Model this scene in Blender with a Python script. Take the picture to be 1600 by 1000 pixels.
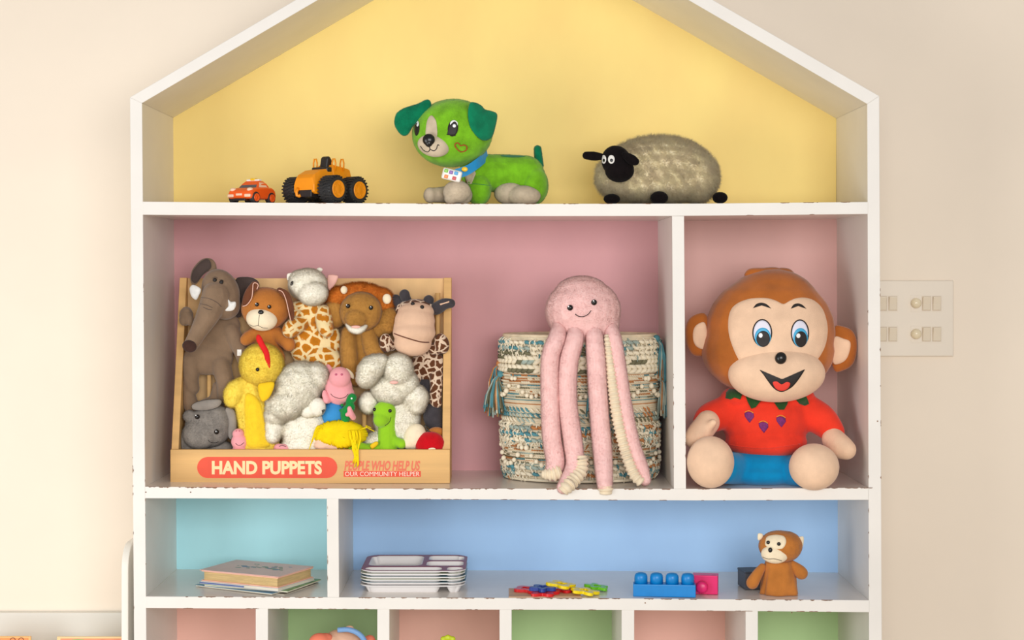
import bpy, bmesh, math, random
import numpy as np
from mathutils import Vector, Matrix, Euler
from mathutils.bvhtree import BVHTree
random.seed(7); rng = np.random.default_rng(7)
C = bpy.context.scene.collection
for o in list(bpy.data.objects): bpy.data.objects.remove(o)

# ------------------------------------------------------------------ camera, light, exposure
CX, CY, CZ = -0.010, -2.6, 1.19           # the cabinet front lies in the plane y = 0
cam = bpy.data.cameras.new('camera'); co = bpy.data.objects.new('camera', cam); C.objects.link(co)
co.location = (CX, CY, CZ); co.rotation_euler = (math.pi/2, 0, 0)
cam.sensor_width = 36; cam.lens = 36*2600/1600; cam.shift_x = 10/1600; cam.shift_y = -70/1600
bpy.context.scene.camera = co
W = bpy.data.worlds.new('world'); bpy.context.scene.world = W; W.use_nodes = True
bg = W.node_tree.nodes['Background']; bg.inputs[0].default_value = (1, .992, .982, 1); bg.inputs[1].default_value = 0.36
def area(name, loc, target, sx, sy, power, col):
    l = bpy.data.lights.new(name, 'AREA'); l.shape = 'RECTANGLE'; l.size = sx; l.size_y = sy; l.energy = power; l.color = col
    o = bpy.data.objects.new(name, l); C.objects.link(o); o.location = loc
    o.rotation_euler = (Vector(target)-Vector(loc)).to_track_quat('-Z', 'Y').to_euler(); return o
area('front_area_light', (.45, -3.2, 1.45), (0.05, 0, .8), 1.9, 1.1, 56, (1, .988, .976))  # broad light added behind the camera so the compartment sides stay darker
area('side_window_light', (-1.75, -1.7, .75), (-0.95, 0.25, .6), 1.2, 1.3, 23, (.97, .99, 1))
vs = bpy.context.scene.view_settings
vs.view_transform = 'Standard'; vs.look = 'None'; vs.gamma = 1; vs.use_curve_mapping = False; vs.exposure = 0.0

# ------------------------------------------------------------------ helpers
def K(d): return (2600+d)/2600
DO = 0.0                                   # extra depth (mm) for the thing being built
def P(px, py, d=0.0):                      # photo pixel at real depth d (mm behind the cabinet front)
    d = d+DO; k = K(d); return Vector((CX+(px-790)/1000*k, d/1000, CZ+(430-py)/1000*k))
def lin(c):
    return tuple(((v/255)/12.92 if v/255 <= .04045 else ((v/255+.055)/1.055)**2.4) for v in c)+(1,)
def add_link(nt, a, b): nt.links.new(a, b)
def mat(name, col, rough=.6, var=.0, scale=30, bump=0, bscale=200, sheen=0, spec=.5, metal=0, stretch=(1, 1, 1), coat=0, trans=0, sss=0):
    m = bpy.data.materials.new(name); m.use_nodes = True; nt = m.node_tree; b = nt.nodes['Principled BSDF']
    b.inputs['Base Color'].default_value = lin(col); b.inputs['Roughness'].default_value = rough
    b.inputs['Specular IOR Level'].default_value = spec; b.inputs['Metallic'].default_value = metal
    if sheen: b.inputs['Sheen Weight'].default_value = sheen; b.inputs['Sheen Roughness'].default_value = .5
    if coat: b.inputs['Coat Weight'].default_value = coat
    if var or bump:
        tc = nt.nodes.new('ShaderNodeTexCoord'); mp = nt.nodes.new('ShaderNodeMapping'); mp.inputs['Scale'].default_value = stretch
        add_link(nt, tc.outputs['Object'], mp.inputs['Vector'])
    if var:
        n = nt.nodes.new('ShaderNodeTexNoise'); n.inputs['Scale'].default_value = scale; n.inputs['Detail'].default_value = 5
        add_link(nt, mp.outputs[0], n.inputs['Vector'])
        r = nt.nodes.new('ShaderNodeValToRGB'); l = lin(col)
        r.color_ramp.elements[0].position = .3; r.color_ramp.elements[1].position = .7
        r.color_ramp.elements[0].color = tuple(max(0, v*(1-var)) for v in l[:3])+(1,)
        r.color_ramp.elements[1].color = tuple(min(1, v*(1+var)) for v in l[:3])+(1,)
        add_link(nt, n.outputs['Fac'], r.inputs[0]); add_link(nt, r.outputs[0], b.inputs['Base Color'])
    if bump:
        n2 = nt.nodes.new('ShaderNodeTexNoise'); n2.inputs['Scale'].default_value = bscale; n2.inputs['Detail'].default_value = 3
        add_link(nt, mp.outputs[0], n2.inputs['Vector'])
        bu = nt.nodes.new('ShaderNodeBump'); bu.inputs['Strength'].default_value = bump; bu.inputs['Distance'].default_value = .001
        add_link(nt, n2.outputs['Fac'], bu.inputs['Height']); add_link(nt, bu.outputs[0], b.inputs['Normal'])
    return m
def plush(name, col, var=.16, scale=90, bump=.5): return mat(name, col, .95, var, scale, bump, 900, sheen=.25, spec=.12)
def plast(name, col, rough=.3): return mat(name, col, rough, .05, 60, 0, spec=.5)
PILE = {}
def furry(m, f=.35):
    """keeps m for the skin and makes a light-passing twin for its hairs"""
    base = m; m = m.copy(); m.name = base.name+'_hair'; PILE[base.name] = m
    nt = m.node_tree; b = nt.nodes['Principled BSDF']; o = nt.nodes['Material Output']; t = nt.nodes.new('ShaderNodeBsdfTranslucent'); mx = nt.nodes.new('ShaderNodeMixShader'); mx.inputs[0].default_value = f
    if b.inputs['Base Color'].links: nt.links.new(b.inputs['Base Color'].links[0].from_socket, t.inputs['Color'])
    else: t.inputs['Color'].default_value = b.inputs['Base Color'].default_value
    nt.links.new(b.outputs[0], mx.inputs[1]); nt.links.new(t.outputs[0], mx.inputs[2]); nt.links.new(mx.outputs[0], o.inputs['Surface']); return base
def spots(name, spot, line, scale=70, edge=.09, blotch=.35):
    m = plush(name, spot); nt = m.node_tree; b = nt.nodes['Principled BSDF']
    tc = nt.nodes.new('ShaderNodeTexCoord'); v = nt.nodes.new('ShaderNodeTexVoronoi'); v.feature = 'DISTANCE_TO_EDGE'; v.inputs['Scale'].default_value = scale
    nz = nt.nodes.new('ShaderNodeTexNoise'); nz.inputs['Scale'].default_value = 60; mx = nt.nodes.new('ShaderNodeMixRGB'); mx.inputs[0].default_value = .012
    nt.links.new(tc.outputs['Object'], nz.inputs['Vector']); nt.links.new(tc.outputs['Object'], mx.inputs[1]); nt.links.new(nz.outputs['Color'], mx.inputs[2])
    nt.links.new(mx.outputs[0], v.inputs['Vector'])
    r = nt.nodes.new('ShaderNodeValToRGB'); r.color_ramp.elements[0].position = edge; r.color_ramp.elements[0].color = lin(line)
    r.color_ramp.elements[1].position = edge+.05; r.color_ramp.elements[1].color = lin(spot)
    e = r.color_ramp.elements.new(min(.95, edge+blotch)); e.color = tuple(x*.8 for x in lin(spot)[:3])+(1,)
    nt.links.new(v.outputs['Distance'], r.inputs[0]); nt.links.new(r.outputs[0], b.inputs['Base Color']); return m

def tag(o, label=None, cat=None, group=None, kind=None):
    if label: o['label'] = label
    if cat: o['category'] = cat
    if group: o['group'] = group
    if kind: o['kind'] = kind
    return o
ORI = {}
def origin(o):
    while o is not None:
        if o.name in ORI: return ORI[o.name]
        o = o.parent
    return Vector((0, 0, 0))
def thing(name, label, cat, loc, group=None, rz=0):
    o = bpy.data.objects.new(name, None); o.empty_display_size = .02; C.objects.link(o); o.location = loc; o.rotation_euler = (0, 0, rz)
    ORI[o.name] = Vector(loc); return tag(o, label, cat, group)
def link_mesh(name, me, m, parent, smooth=True):
    o = bpy.data.objects.new(name, me); C.objects.link(o)
    for x in (m if isinstance(m, (list, tuple)) else [m]): me.materials.append(x)
    if smooth: me.polygons.foreach_set('use_smooth', [True]*len(me.polygons))
    if parent is not None: o.parent = parent
    return o
WORLD = {}                                  # object name -> (verts, polys) in world coordinates, for draping features on it
REST = None                                 # solid surfaces the soft things press against
def build(name, V, F, m, parent, smooth=True, local=False, mi=None):
    if REST is not None and not local: V = [REST(Vector(v)) for v in V]
    og = Vector((0, 0, 0)) if local else origin(parent)
    me = bpy.data.meshes.new(name); me.from_pydata([tuple(Vector(v)-og) for v in V], [], F)
    if mi is not None: me.polygons.foreach_set('material_index', mi)
    me.update(); o = link_mesh(name, me, m, parent, smooth); WORLD[o.name] = ([Vector(v) for v in V], F); return o
def bevel(o, w, seg=2):
    md = o.modifiers.new('bevel', 'BEVEL'); md.width = w; md.segments = seg; md.limit_method = 'ANGLE'; md.angle_limit = .6; return o
class MB:
    def __init__(s): s.V = []; s.F = []; s.mi = []; s.cur = 0
    def add(s, V, F):
        n = len(s.V); s.V += [Vector(v) for v in V]; s.F += [tuple(i+n for i in f) for f in F]; s.mi += [s.cur]*len(F)
    def box(s, x0, x1, y0, y1, z0, z1, M=None):
        V = [Vector((x, y, z)) for z in (z0, z1) for y in (y0, y1) for x in (x0, x1)]
        if M is not None: V = [M @ v for v in V]
        s.add(V, [(0, 2, 3, 1), (4, 5, 7, 6), (0, 1, 5, 4), (2, 6, 7, 3), (0, 4, 6, 2), (1, 3, 7, 5)])
    def prism(s, poly, axis, a, b):         # poly: 2D points in the other two axes
        n = len(poly); V = []
        for t in (a, b):
            for (u, v) in poly:
                V.append({'x': (t, u, v), 'y': (u, t, v), 'z': (u, v, t)}[axis])
        F = [tuple(range(n))[::-1], tuple(range(n, 2*n))]+[(i, (i+1) % n, n+(i+1) % n, n+i) for i in range(n)]
        s.add(V, F)
    def tube(s, pts, rs, n=8, cap=True):
        pts = [Vector(p) for p in pts]
        if not isinstance(rs, (list, tuple)): rs = [rs]*len(pts)
        V = []; up = Vector((0, 1, 0.01)); 
        for i, p in enumerate(pts):
            t = (pts[min(i+1, len(pts)-1)]-pts[max(i-1, 0)])
            if t.length < 1e-9: t = Vector((0, 0, 1))
            t.normalize(); a = t.cross(up)
            if a.length < .1: a = t.cross(Vector((1, 0, 0)))
            a.normalize(); b = t.cross(a)
            for j in range(n):
                q = 2*math.pi*j/n; V.append(p+(a*math.cos(q)+b*math.sin(q))*rs[i])
        F = [(i*n+j, i*n+(j+1) % n, (i+1)*n+(j+1) % n, (i+1)*n+j) for i in range(len(pts)-1) for j in range(n)]
        if cap: F += [tuple(range(n))[::-1], tuple(range((len(pts)-1)*n, len(pts)*n))]
        s.add(V, F)
    def ell(s, c, r, M=None, n=16, m=10):
        V = [Vector((0, 0, r[2]))]; 
        for i in range(1, m):
            a = math.pi*i/m
            for j in range(n): b = 2*math.pi*j/n; V.append(Vector((r[0]*math.sin(a)*math.cos(b), r[1]*math.sin(a)*math.sin(b), r[2]*math.cos(a))))
        V.append(Vector((0, 0, -r[2]))); L = len(V)-1
        F = [(0, 1+j, 1+(j+1) % n) for j in range(n)]
        for i in range(m-2): F += [(1+i*n+j, 1+(i+1)*n+j, 1+(i+1)*n+(j+1) % n, 1+i*n+(j+1) % n) for j in range(n)]
        F += [(L, 1+(m-2)*n+(j+1) % n, 1+(m-2)*n+j) for j in range(n)]
        if M is not None: V = [M @ v for v in V]
        s.add([v+Vector(c) for v in V], F)
    def lathe(s, prof, c, axis='z', n=20):   # prof: (radius, height)
        V = []; c = Vector(c)
        for (r, h) in prof:
            for j in range(n):
                a = 2*math.pi*j/n; u, v = r*math.cos(a), r*math.sin(a)
                V.append(c+Vector({'z': (u, v, h), 'y': (u, h, v), 'x': (h, u, v)}[axis]))
        F = [(i*n+j, i*n+(j+1) % n, (i+1)*n+(j+1) % n, (i+1)*n+j) for i in range(len(prof)-1) for j in range(n)]
        F += [tuple(range(n))[::-1], tuple(range((len(prof)-1)*n, len(prof)*n))]; s.add(V, F)
    def build(s, name, m, parent, smooth=False, local=False): return build(name, s.V, s.F, m, parent, smooth, local, s.mi)

def cat(pts, n=8, closed=False):            # Catmull-Rom through tuples of any size
    pts = [np.array(p, float) for p in pts]; N = len(pts); out = []
    rngi = range(N) if closed else range(N-1)
    for i in rngi:
        if closed: a, b, c, d = pts[i-1], pts[i], pts[(i+1) % N], pts[(i+2) % N]
        else: a, b, c, d = pts[max(i-1, 0)], pts[i], pts[i+1], pts[min(i+2, N-1)]
        for j in range(n):
            t = j/n; out.append(.5*((2*b)+(-a+c)*t+(2*a-5*b+4*c-d)*t*t+(-a+3*b-3*c+d)*t**3))
    if not closed: out.append(pts[-1])
    return [tuple(x) for x in out]
def E(px, py, d, rx, ry=None, rd=None, rot=0):
    ry = rx if ry is None else ry; rd = min(rx, ry) if rd is None else rd; return ('e', px, py, d, rx, ry, rd, rot)
def CH(*pts): return ('c', pts)
def ell_mb(mb, e, n=20, m=12):
    _, px, py, d, rx, ry, rd, rot = e; k = K(d)/1000
    M = Matrix.Rotation(math.radians(rot), 4, 'Y'); mb.ell(P(px, py, d), (rx*k, rd*k, ry*k), M, n, m)
def blob(name, prims, m, parent, vox=1.6, it=6):
    """one continuous stuffed form: overlapping ellipsoids and tapered limbs fused and smoothed"""
    mb = MB()
    for e in prims:
        if e[0] == 'e': ell_mb(mb, e)
        else:
            q = cat(e[1], 10)
            last = None
            for (px, py, d, r) in q:
                p = P(px, py, d)
                if last is not None and (p-last).length < r*.25/1000: continue
                last = p; kk = r*K(d)/1000; mb.ell(p, (kk, kk, kk), None, 14, 9)
    me = bpy.data.meshes.new('tmp'); me.from_pydata([tuple(v) for v in mb.V], [], mb.F); ob = bpy.data.objects.new('tmp', me); C.objects.link(ob)
    r = ob.modifiers.new('r', 'REMESH'); r.mode = 'VOXEL'; r.voxel_size = vox/1000
    s = ob.modifiers.new('s', 'SMOOTH'); s.factor = .5; s.iterations = it
    dg = bpy.context.evaluated_depsgraph_get(); ev = ob.evaluated_get(dg); em = bpy.data.meshes.new_from_object(ev)
    n = len(em.vertices); a = np.empty(n*3); em.vertices.foreach_get('co', a); V = a.reshape(-1, 3)
    F = [tuple(p.vertices) for p in em.polygons]
    bpy.data.objects.remove(ob); bpy.data.meshes.remove(me); bpy.data.meshes.remove(em)
    return build(name, [tuple(v) for v in V], F, m, parent)
def ellip(name, e, m, parent, n=24, mm=14):
    mb = MB(); ell_mb(mb, e, n, mm); return mb.build(name, m, parent, True)
def BV(*objs):
    V = []; F = []
    for o in objs:
        v, f = WORLD[o.name]; n = len(V); V += v; F += [tuple(i+n for i in q) for q in f]
    return BVHTree.FromPolygons(V, F)
CAMP = Vector((CX, CY, CZ))
def cast(bvh, px, py, d0=60):
    p = P(px, py, 0); dr = (p-CAMP).normalized(); h = bvh.ray_cast(CAMP, dr)
    if h[0] is None:
        h = bvh.find_nearest(P(px, py, d0))
        return h[0], Vector((0, -1, 0))
    n = h[1]
    if n.dot(dr) > 0: n = -n
    return h[0], n
def ellp(cx, cy, rx, ry, rot=0, n=28):
    r = math.radians(rot); return [(cx+rx*math.cos(a)*math.cos(r)-ry*math.sin(a)*math.sin(r), cy+rx*math.cos(a)*math.sin(r)+ry*math.sin(a)*math.cos(r)) for a in [2*math.pi*i/n for i in range(n)]]
def cr(lst, x0, y0, s): return [(x0+s*a, y0+s*b) for a, b in lst]
def patch(name, outline, bvh, m, parent, off=.5, dome=0, rings=6, smooth_out=0, d0=60):
    """an applique of cloth or felt lying on a rounded surface"""
    if smooth_out: outline = cat(outline, smooth_out, True)
    n = len(outline); c = np.mean(np.array(outline), axis=0); V = []
    ts = [0]+[(i+1)/rings for i in range(rings)]
    for i, t in enumerate(ts[1:]):
        for (x, y) in outline:
            p, nn = cast(bvh, c[0]+(x-c[0])*t, c[1]+(y-c[1])*t, d0); dr = (CAMP-p).normalized()
            V.append(p+dr*((off+dome*max(0, 1-t*t)**.5)/1000))
    for (x, y) in outline:
        p, nn = cast(bvh, x, y, d0); V.append(p-(CAMP-p).normalized()*.0006)
    p, nn = cast(bvh, c[0], c[1], d0); V.append(p+(CAMP-p).normalized()*(off+dome)/1000); L = len(V)-1
    F = [(L, j, (j+1) % n) for j in range(n)]
    for i in range(rings): F += [(i*n+j, (i+1)*n+j, (i+1)*n+(j+1) % n, i*n+(j+1) % n) for j in range(n)]
    return build(name, V, F, m, parent)
def stroke(name, pts, bvh, m, parent, r=.8, off=.1, sub=8, closed=False):
    q = cat(pts, sub, closed)
    if closed: q.append(q[0])
    W3 = [cast(bvh, x, y) for x, y in q]; mb = MB(); mb.tube([p+(CAMP-p).normalized()*off/1000 for p, n in W3], r/1000, 6); return mb.build(name, m, parent, True)
def pad(name, outline, d, th, m, parent, sm=4, slope=(0, 0), rings=6, build_it=True):
    """a stuffed flat form (ear, tuft, tusk) with a rounded rim"""
    if sm: outline = cat(outline, sm, True)
    n = len(outline); c = np.mean(np.array(outline), axis=0); V = []; F = []
    def dd(x, y): return d+(x-c[0])*slope[0]+(y-c[1])*slope[1]
    ts = [math.sin(math.pi/2*(i+1)/rings) for i in range(rings)]
    V.append(P(c[0], c[1], d-th))
    for t in ts:
        for (x, y) in outline: X, Y = c[0]+(x-c[0])*t, c[1]+(y-c[1])*t; V.append(P(X, Y, dd(X, Y)-th*math.sqrt(max(0, 1-t*t))))
    for t in ts[:-1][::-1]:
        for (x, y) in outline: X, Y = c[0]+(x-c[0])*t, c[1]+(y-c[1])*t; V.append(P(X, Y, dd(X, Y)+th*math.sqrt(max(0, 1-t*t))))
    V.append(P(c[0], c[1], d+th)); L = len(V)-1; R = 2*rings-1
    F = [(0, 1+j, 1+(j+1) % n) for j in range(n)]
    for i in range(R-1): F += [(1+i*n+j, 1+(i+1)*n+j, 1+(i+1)*n+(j+1) % n, 1+i*n+(j+1) % n) for j in range(n)]
    F += [(L, 1+(R-1)*n+(j+1) % n, 1+(R-1)*n+j) for j in range(n)]
    return build(name, V, F, m, parent)
def bead(name, px, py, bvh, r, m, parent, out=.3, ry=None, hl=None):
    p, n = cast(bvh, px, py); mb = MB(); ry = ry or r
    mb.ell(p+n*(r*out/1000), (r/1000, r*.8/1000, ry/1000), None, 16, 10); o = mb.build(name, m, parent, True)
    if hl:
        mb = MB(); mb.ell(p+n*(r*(out+.62)/1000)+Vector((-r*.3/1000, 0, r*.35/1000)), (r*.28/1000, r*.22/1000, r*.28/1000), None, 8, 6); mb.build('eye_highlight', hl, o, True)
    return o
def fur(o, count, length, width=.5, comb=(0, 0, -.3), jit=.5, curl=.4, back=.45):
    """pile of tapering hairs rooted on the object's own skin, joined into its mesh"""
    me = o.data; me.calc_loop_triangles(); nv = len(me.vertices)
    co = np.empty(nv*3); me.vertices.foreach_get('co', co); co = co.reshape(-1, 3)
    no = np.empty(nv*3); me.vertices.foreach_get('normal', no); no = no.reshape(-1, 3)
    tr = np.empty(len(me.loop_triangles)*3, dtype=np.int64); me.loop_triangles.foreach_get('vertices', tr); tr = tr.reshape(-1, 3)
    a, b, c = co[tr[:, 0]], co[tr[:, 1]], co[tr[:, 2]]; ar = np.linalg.norm(np.cross(b-a, c-a), axis=1)
    fn = no[tr].mean(axis=1); ar = ar*(fn[:, 1] < back); ar /= ar.sum()
    ti = rng.choice(len(tr), count, p=ar); u = rng.random((count, 2)); fl = u.sum(1) > 1; u[fl] = 1-u[fl]
    w = np.stack([1-u.sum(1), u[:, 0], u[:, 1]], 1)[:, :, None]
    p = (co[tr[ti]]*w).sum(1); n = (no[tr[ti]]*w).sum(1); n /= np.linalg.norm(n, axis=1)[:, None]+1e-9
    sc = p*45; clump = np.stack([np.sin(sc[:, 0]*7+sc[:, 2]*5), np.sin(sc[:, 1]*6+sc[:, 0]*4), np.sin(sc[:, 2]*7+sc[:, 1]*5+1)], 1)
    dr = n+np.array(comb)+rng.normal(0, jit*.5, (count, 3))+clump*jit*.42; dr /= np.linalg.norm(dr, axis=1)[:, None]
    sd = np.cross(dr, rng.normal(0, 1, (count, 3))); sd /= np.linalg.norm(sd, axis=1)[:, None]+1e-9
    sd *= np.where((np.cross(sd, dr)*(n*.5+np.array([0, -1, .15]))).sum(1) < 0, -1, 1)[:, None]   # every hair turns its face outward
    L = length/1000*(.55+.7*rng.random(count))[:, None]; wd = width/1000/2; dr2 = dr+rng.normal(0, curl, (count, 3))+np.array(comb)*.6; dr2 /= np.linalg.norm(dr2, axis=1)[:, None]
    m1 = p+dr*L*.5; tip = m1+dr2*L*.5; base = p-n*.0004
    V = np.stack([base-sd*wd, base+sd*wd, m1+sd*wd*.8, m1-sd*wd*.8, tip], 1).reshape(-1, 3)
    off = nv+np.arange(count)*5
    F = [tuple(q.vertices) for q in me.polygons]
    q4 = np.stack([off, off+1, off+2, off+3], 1).tolist(); t3 = np.stack([off+3, off+2, off+4], 1).tolist()
    m2 = bpy.data.meshes.new(me.name); m2.from_pydata(np.concatenate([co, V]).tolist(), [], F+q4+t3)
    for x in me.materials: m2.materials.append(x)
    if me.materials[0].name in PILE:
        m2.materials.append(PILE[me.materials[0].name]); m2.polygons.foreach_set('material_index', [0]*len(me.polygons)+[1]*(2*count))
    m2.polygons.foreach_set('use_smooth', [True]*len(m2.polygons)); m2.update()
    nn = np.concatenate([no, np.repeat(n*.8+dr*.2, 5, axis=0)]); nn /= np.linalg.norm(nn, axis=1)[:, None]+1e-9
    m2.normals_split_custom_set_from_vertices(nn.tolist()); nm = me.name; o.data = m2; bpy.data.meshes.remove(me); m2.name = nm
    return o
def text(name, s, x0, x1, y0, y1, d, m, parent, bold=0, shear=0, thick=.2):
    cu = bpy.data.curves.new('t', 'FONT'); cu.body = s; cu.offset = bold; cu.shear = shear; cu.extrude = .02; cu.resolution_u = 4
    ob = bpy.data.objects.new('t', cu); C.objects.link(ob); dg = bpy.context.evaluated_depsgraph_get(); em = bpy.data.meshes.new_from_object(ob.evaluated_get(dg))
    V = [v.co.copy() for v in em.vertices]; F = [tuple(p.vertices) for p in em.polygons]; bpy.data.objects.remove(ob); bpy.data.meshes.remove(em)
    ax, bx = min(v.x for v in V), max(v.x for v in V); ay, by = min(v.y for v in V), max(v.y for v in V); a = P(x0, y1, d); b = P(x1, y0, d)
    V = [Vector((a.x+(v.x-ax)/(bx-ax)*(b.x-a.x), d/1000-v.z/.02*thick/1000, a.z+(v.y-ay)/(by-ay)*(b.z-a.z))) for v in V]
    return build(name, V, F, m, parent, False)
def settle(root, z):
    """drop the thing until its lowest point touches the shelf"""
    bpy.context.view_layer.update(); lo = 9
    for o in [root]+list(root.children_recursive):
        if o.type == 'MESH':
            n = len(o.data.vertices); a = np.empty(n*3); o.data.vertices.foreach_get('co', a); a = a.reshape(-1, 3)
            Mw = np.array(o.matrix_world); lo = min(lo, ((a @ Mw[:3, :3].T)[:, 2]+Mw[2, 3]).min())
    root.location.z += z-lo

# ------------------------------------------------------------------ materials
M = {}
M['white'] = mat('white_paint', (235, 230, 223), .42, .035, 9, .12, 60, spec=.4)
M['shelf'] = mat('gloss_shelf_paint', (230, 222, 214), .22, .05, 8, .1, 50, spec=.6)
M['chip'] = mat('chipped_wood', (132, 100, 78), .9, .35, 90)
def backm(n, c): return mat(n, c, .5, .055, 7, .15, 40, spec=.25, stretch=(1, 1, .55))
M['yellow_b'] = backm('yellow_panel', (255, 224, 140)); M['pink_b'] = backm('mauve_panel', (214, 160, 163)); M['rose_b'] = backm('rose_panel', (238, 190, 182))
M['cyan_b'] = backm('cyan_panel', (186, 240, 250)); M['blue_b'] = backm('blue_panel', (172, 210, 252)); M['salmon_b'] = backm('salmon_panel', (250, 198, 182)); M['green_b'] = backm('green_panel', (188, 220, 160))
M['wall'] = mat('wall_paint', (245, 231, 213), .85, .045, 2.2, .25, 14, spec=.15)
M['floor'] = mat('floor_tile', (196, 180, 158), .5, .08, 5)
M['wood'] = mat('light_wood', (226, 180, 116), .5, .12, 6, .1, 60, spec=.3, stretch=(.6, 3, 9))
M['wood_back'] = mat('display_back_wood', (232, 190, 134), .55, .08, 8, spec=.25, stretch=(5, 3, 1))
M['red'] = mat('red_print', (236, 84, 56), .6, .04, 60); M['cream_print'] = mat('cream_print', (250, 224, 168), .6); M['pale_print'] = mat('pale_print', (250, 232, 208), .6); M['faded_red'] = mat('faded_red_print', (234, 116, 86), .6)
M['black'] = plast('black_plastic', (22, 20, 20), .25); M['eye'] = plast('glossy_eye', (20, 14, 12), .12); M['hl'] = mat('eye_white_dot', (250, 250, 250), .3)
M['thread'] = mat('dark_thread', (38, 30, 28), .8); M['felt_white'] = plush('white_felt', (238, 234, 228)); M['tyre'] = mat('black_rubber', (42, 41, 42), .6, .15, 50)

# ------------------------------------------------------------------ setting
def struct(o): o['kind'] = 'structure'; return o
mb = MB(); mb.box(-3.2, 3.2, .262, .36, 0, 3.0); struct(mb.build('wall_back', M['wall'], None))
mb = MB(); mb.box(-3.2, 3.2, -4.2, .262, -.06, 0); struct(mb.build('floor', M['floor'], None))

# ------------------------------------------------------------------ the house-shaped cabinet
def F0(px, py): p = P(px, py, 0); return (p.x, p.z)
cab = thing('display_cabinet', 'white house-shaped wooden toy cabinet with pastel coloured compartments, paint chipped along its edges', 'cabinet', (CX, .12, 0))
DEP = .249
BOT = 1620
def board(name, poly, m=None, y0=0.0, y1=DEP, label=None, bv=.0007):
    mb = MB(); pts = [F0(*p) for p in poly]; mb.prism(pts, 'y', y0, y1); o = mb.build(name, m or M['white'], cab); bevel(o, bv, 2)
    if label: o['label'] = label
    return o
LX = lambda y: 203+(y-152)*6.3/848; LI = lambda y: 222+(y-160)*6.7/840
RX = lambda y: 1374+(y-150)*4/850; RI = lambda y: 1355+(y-160)*3/840
PK = (785, -190); PKI = (785, -169)
board('side_panel', [(203, 152), (222, 161), (LI(BOT), BOT), (LX(BOT), BOT)])
board('side_panel', [(1355, 162.5), (1374, 150), (RX(BOT), BOT), (RI(BOT), BOT)])
board('roof_panel', [(203, 152), PK, PKI, (222, 161)]); board('roof_panel', [PK, (1374, 150), (1355, 162.5), PKI])
def shelf(tops, bots):
    poly = tops+bots[::-1]; return board('shelf', poly, M['shelf'], y0=.0015), board('front_edging', poly, M['white'], y0=-.0006, y1=.0012, bv=.0004)
S1 = [(223, 315), (420, 316.8), (780, 318.5), (1100, 318), (1356, 315.5)]; S1b = [(223, 335.5), (640, 338), (1050, 337.5), (1356, 334.5)]
S2 = [(227, 760.5), (540, 763.5), (800, 763.5), (1100, 764), (1357, 762)]; S2b = [(227, 778.5), (540, 779.5), (1090, 782), (1357, 781)]
S3 = [(228, 932), (640, 933.8), (960, 935), (1358, 938)]; S3b = [(228, 950), (640, 952.3), (960, 953), (1358, 956.5)]
for t, b in ((S1, S1b), (S2, S2b), (S3, S3b)): shelf(t, b)
for y in (1165, 1385, 1600): shelf([(229, y), (1359, y+5)], [(229, y+19), (1359, y+24)])
def yat(L, x):
    for (a, ya), (b, yb) in zip(L, L[1:]):
        if a <= x <= b: return ya+(yb-ya)*(x-a)/(b-a)
    return L[-1][1]
def divider(xt, xb, w, yt, yb): board('divider', [(xt, yt), (xt+w, yt), (xb+w, yb), (xb, yb)], y0=-.0002)
divider(1050, 1053, 19, 337.5, 764); divider(510.5, 511.5, 18.5, 779.3, 933.3)
DV = [(399.5, 19.3), (589.5, 19), (780.5, 19), (971.3, 19.8), (1165, 19.3)]
for x, w in DV:
    divider(x, x, w, yat(S3b, x), 1167.5); divider(x, x, w, 1186, 1387.5); divider(x, x, w, 1406, 1602)
# coloured back panels, one per compartment
def backp(pts, m, label): o = board('back_panel', pts, m, y0=DEP-.006, y1=DEP, bv=.0002); o['label'] = label
backp([(222, 161), PKI, (1355, 162), (1355, 326), (222, 326)], M['yellow_b'], 'yellow back panel')
backp([(222, 326), (1060, 326), (1060, 772), (226, 772)], M['pink_b'], 'dusty pink back panel'); backp([(1060, 326), (1356, 326), (1358, 772), (1060, 772)], M['rose_b'], 'pale rose back panel')
backp([(226, 770), (520, 770), (520, 943), (228, 943)], M['cyan_b'], 'aqua back panel'); backp([(520, 770), (1358, 770), (1359, 946), (520, 943)], M['blue_b'], 'sky blue back panel')
xs = [228]+[x+w/2 for x, w in DV]+[1359]
for r, (ya, yb) in enumerate(((943, 1175), (1175, 1395), (1395, 1610))):
    for i in range(6):
        g = (i+r) % 2; backp([(xs[i], ya), (xs[i+1], ya), (xs[i+1], yb), (xs[i], yb)], M['green_b'] if g else M['salmon_b'], 'green back panel' if g else 'salmon back panel')
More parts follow.
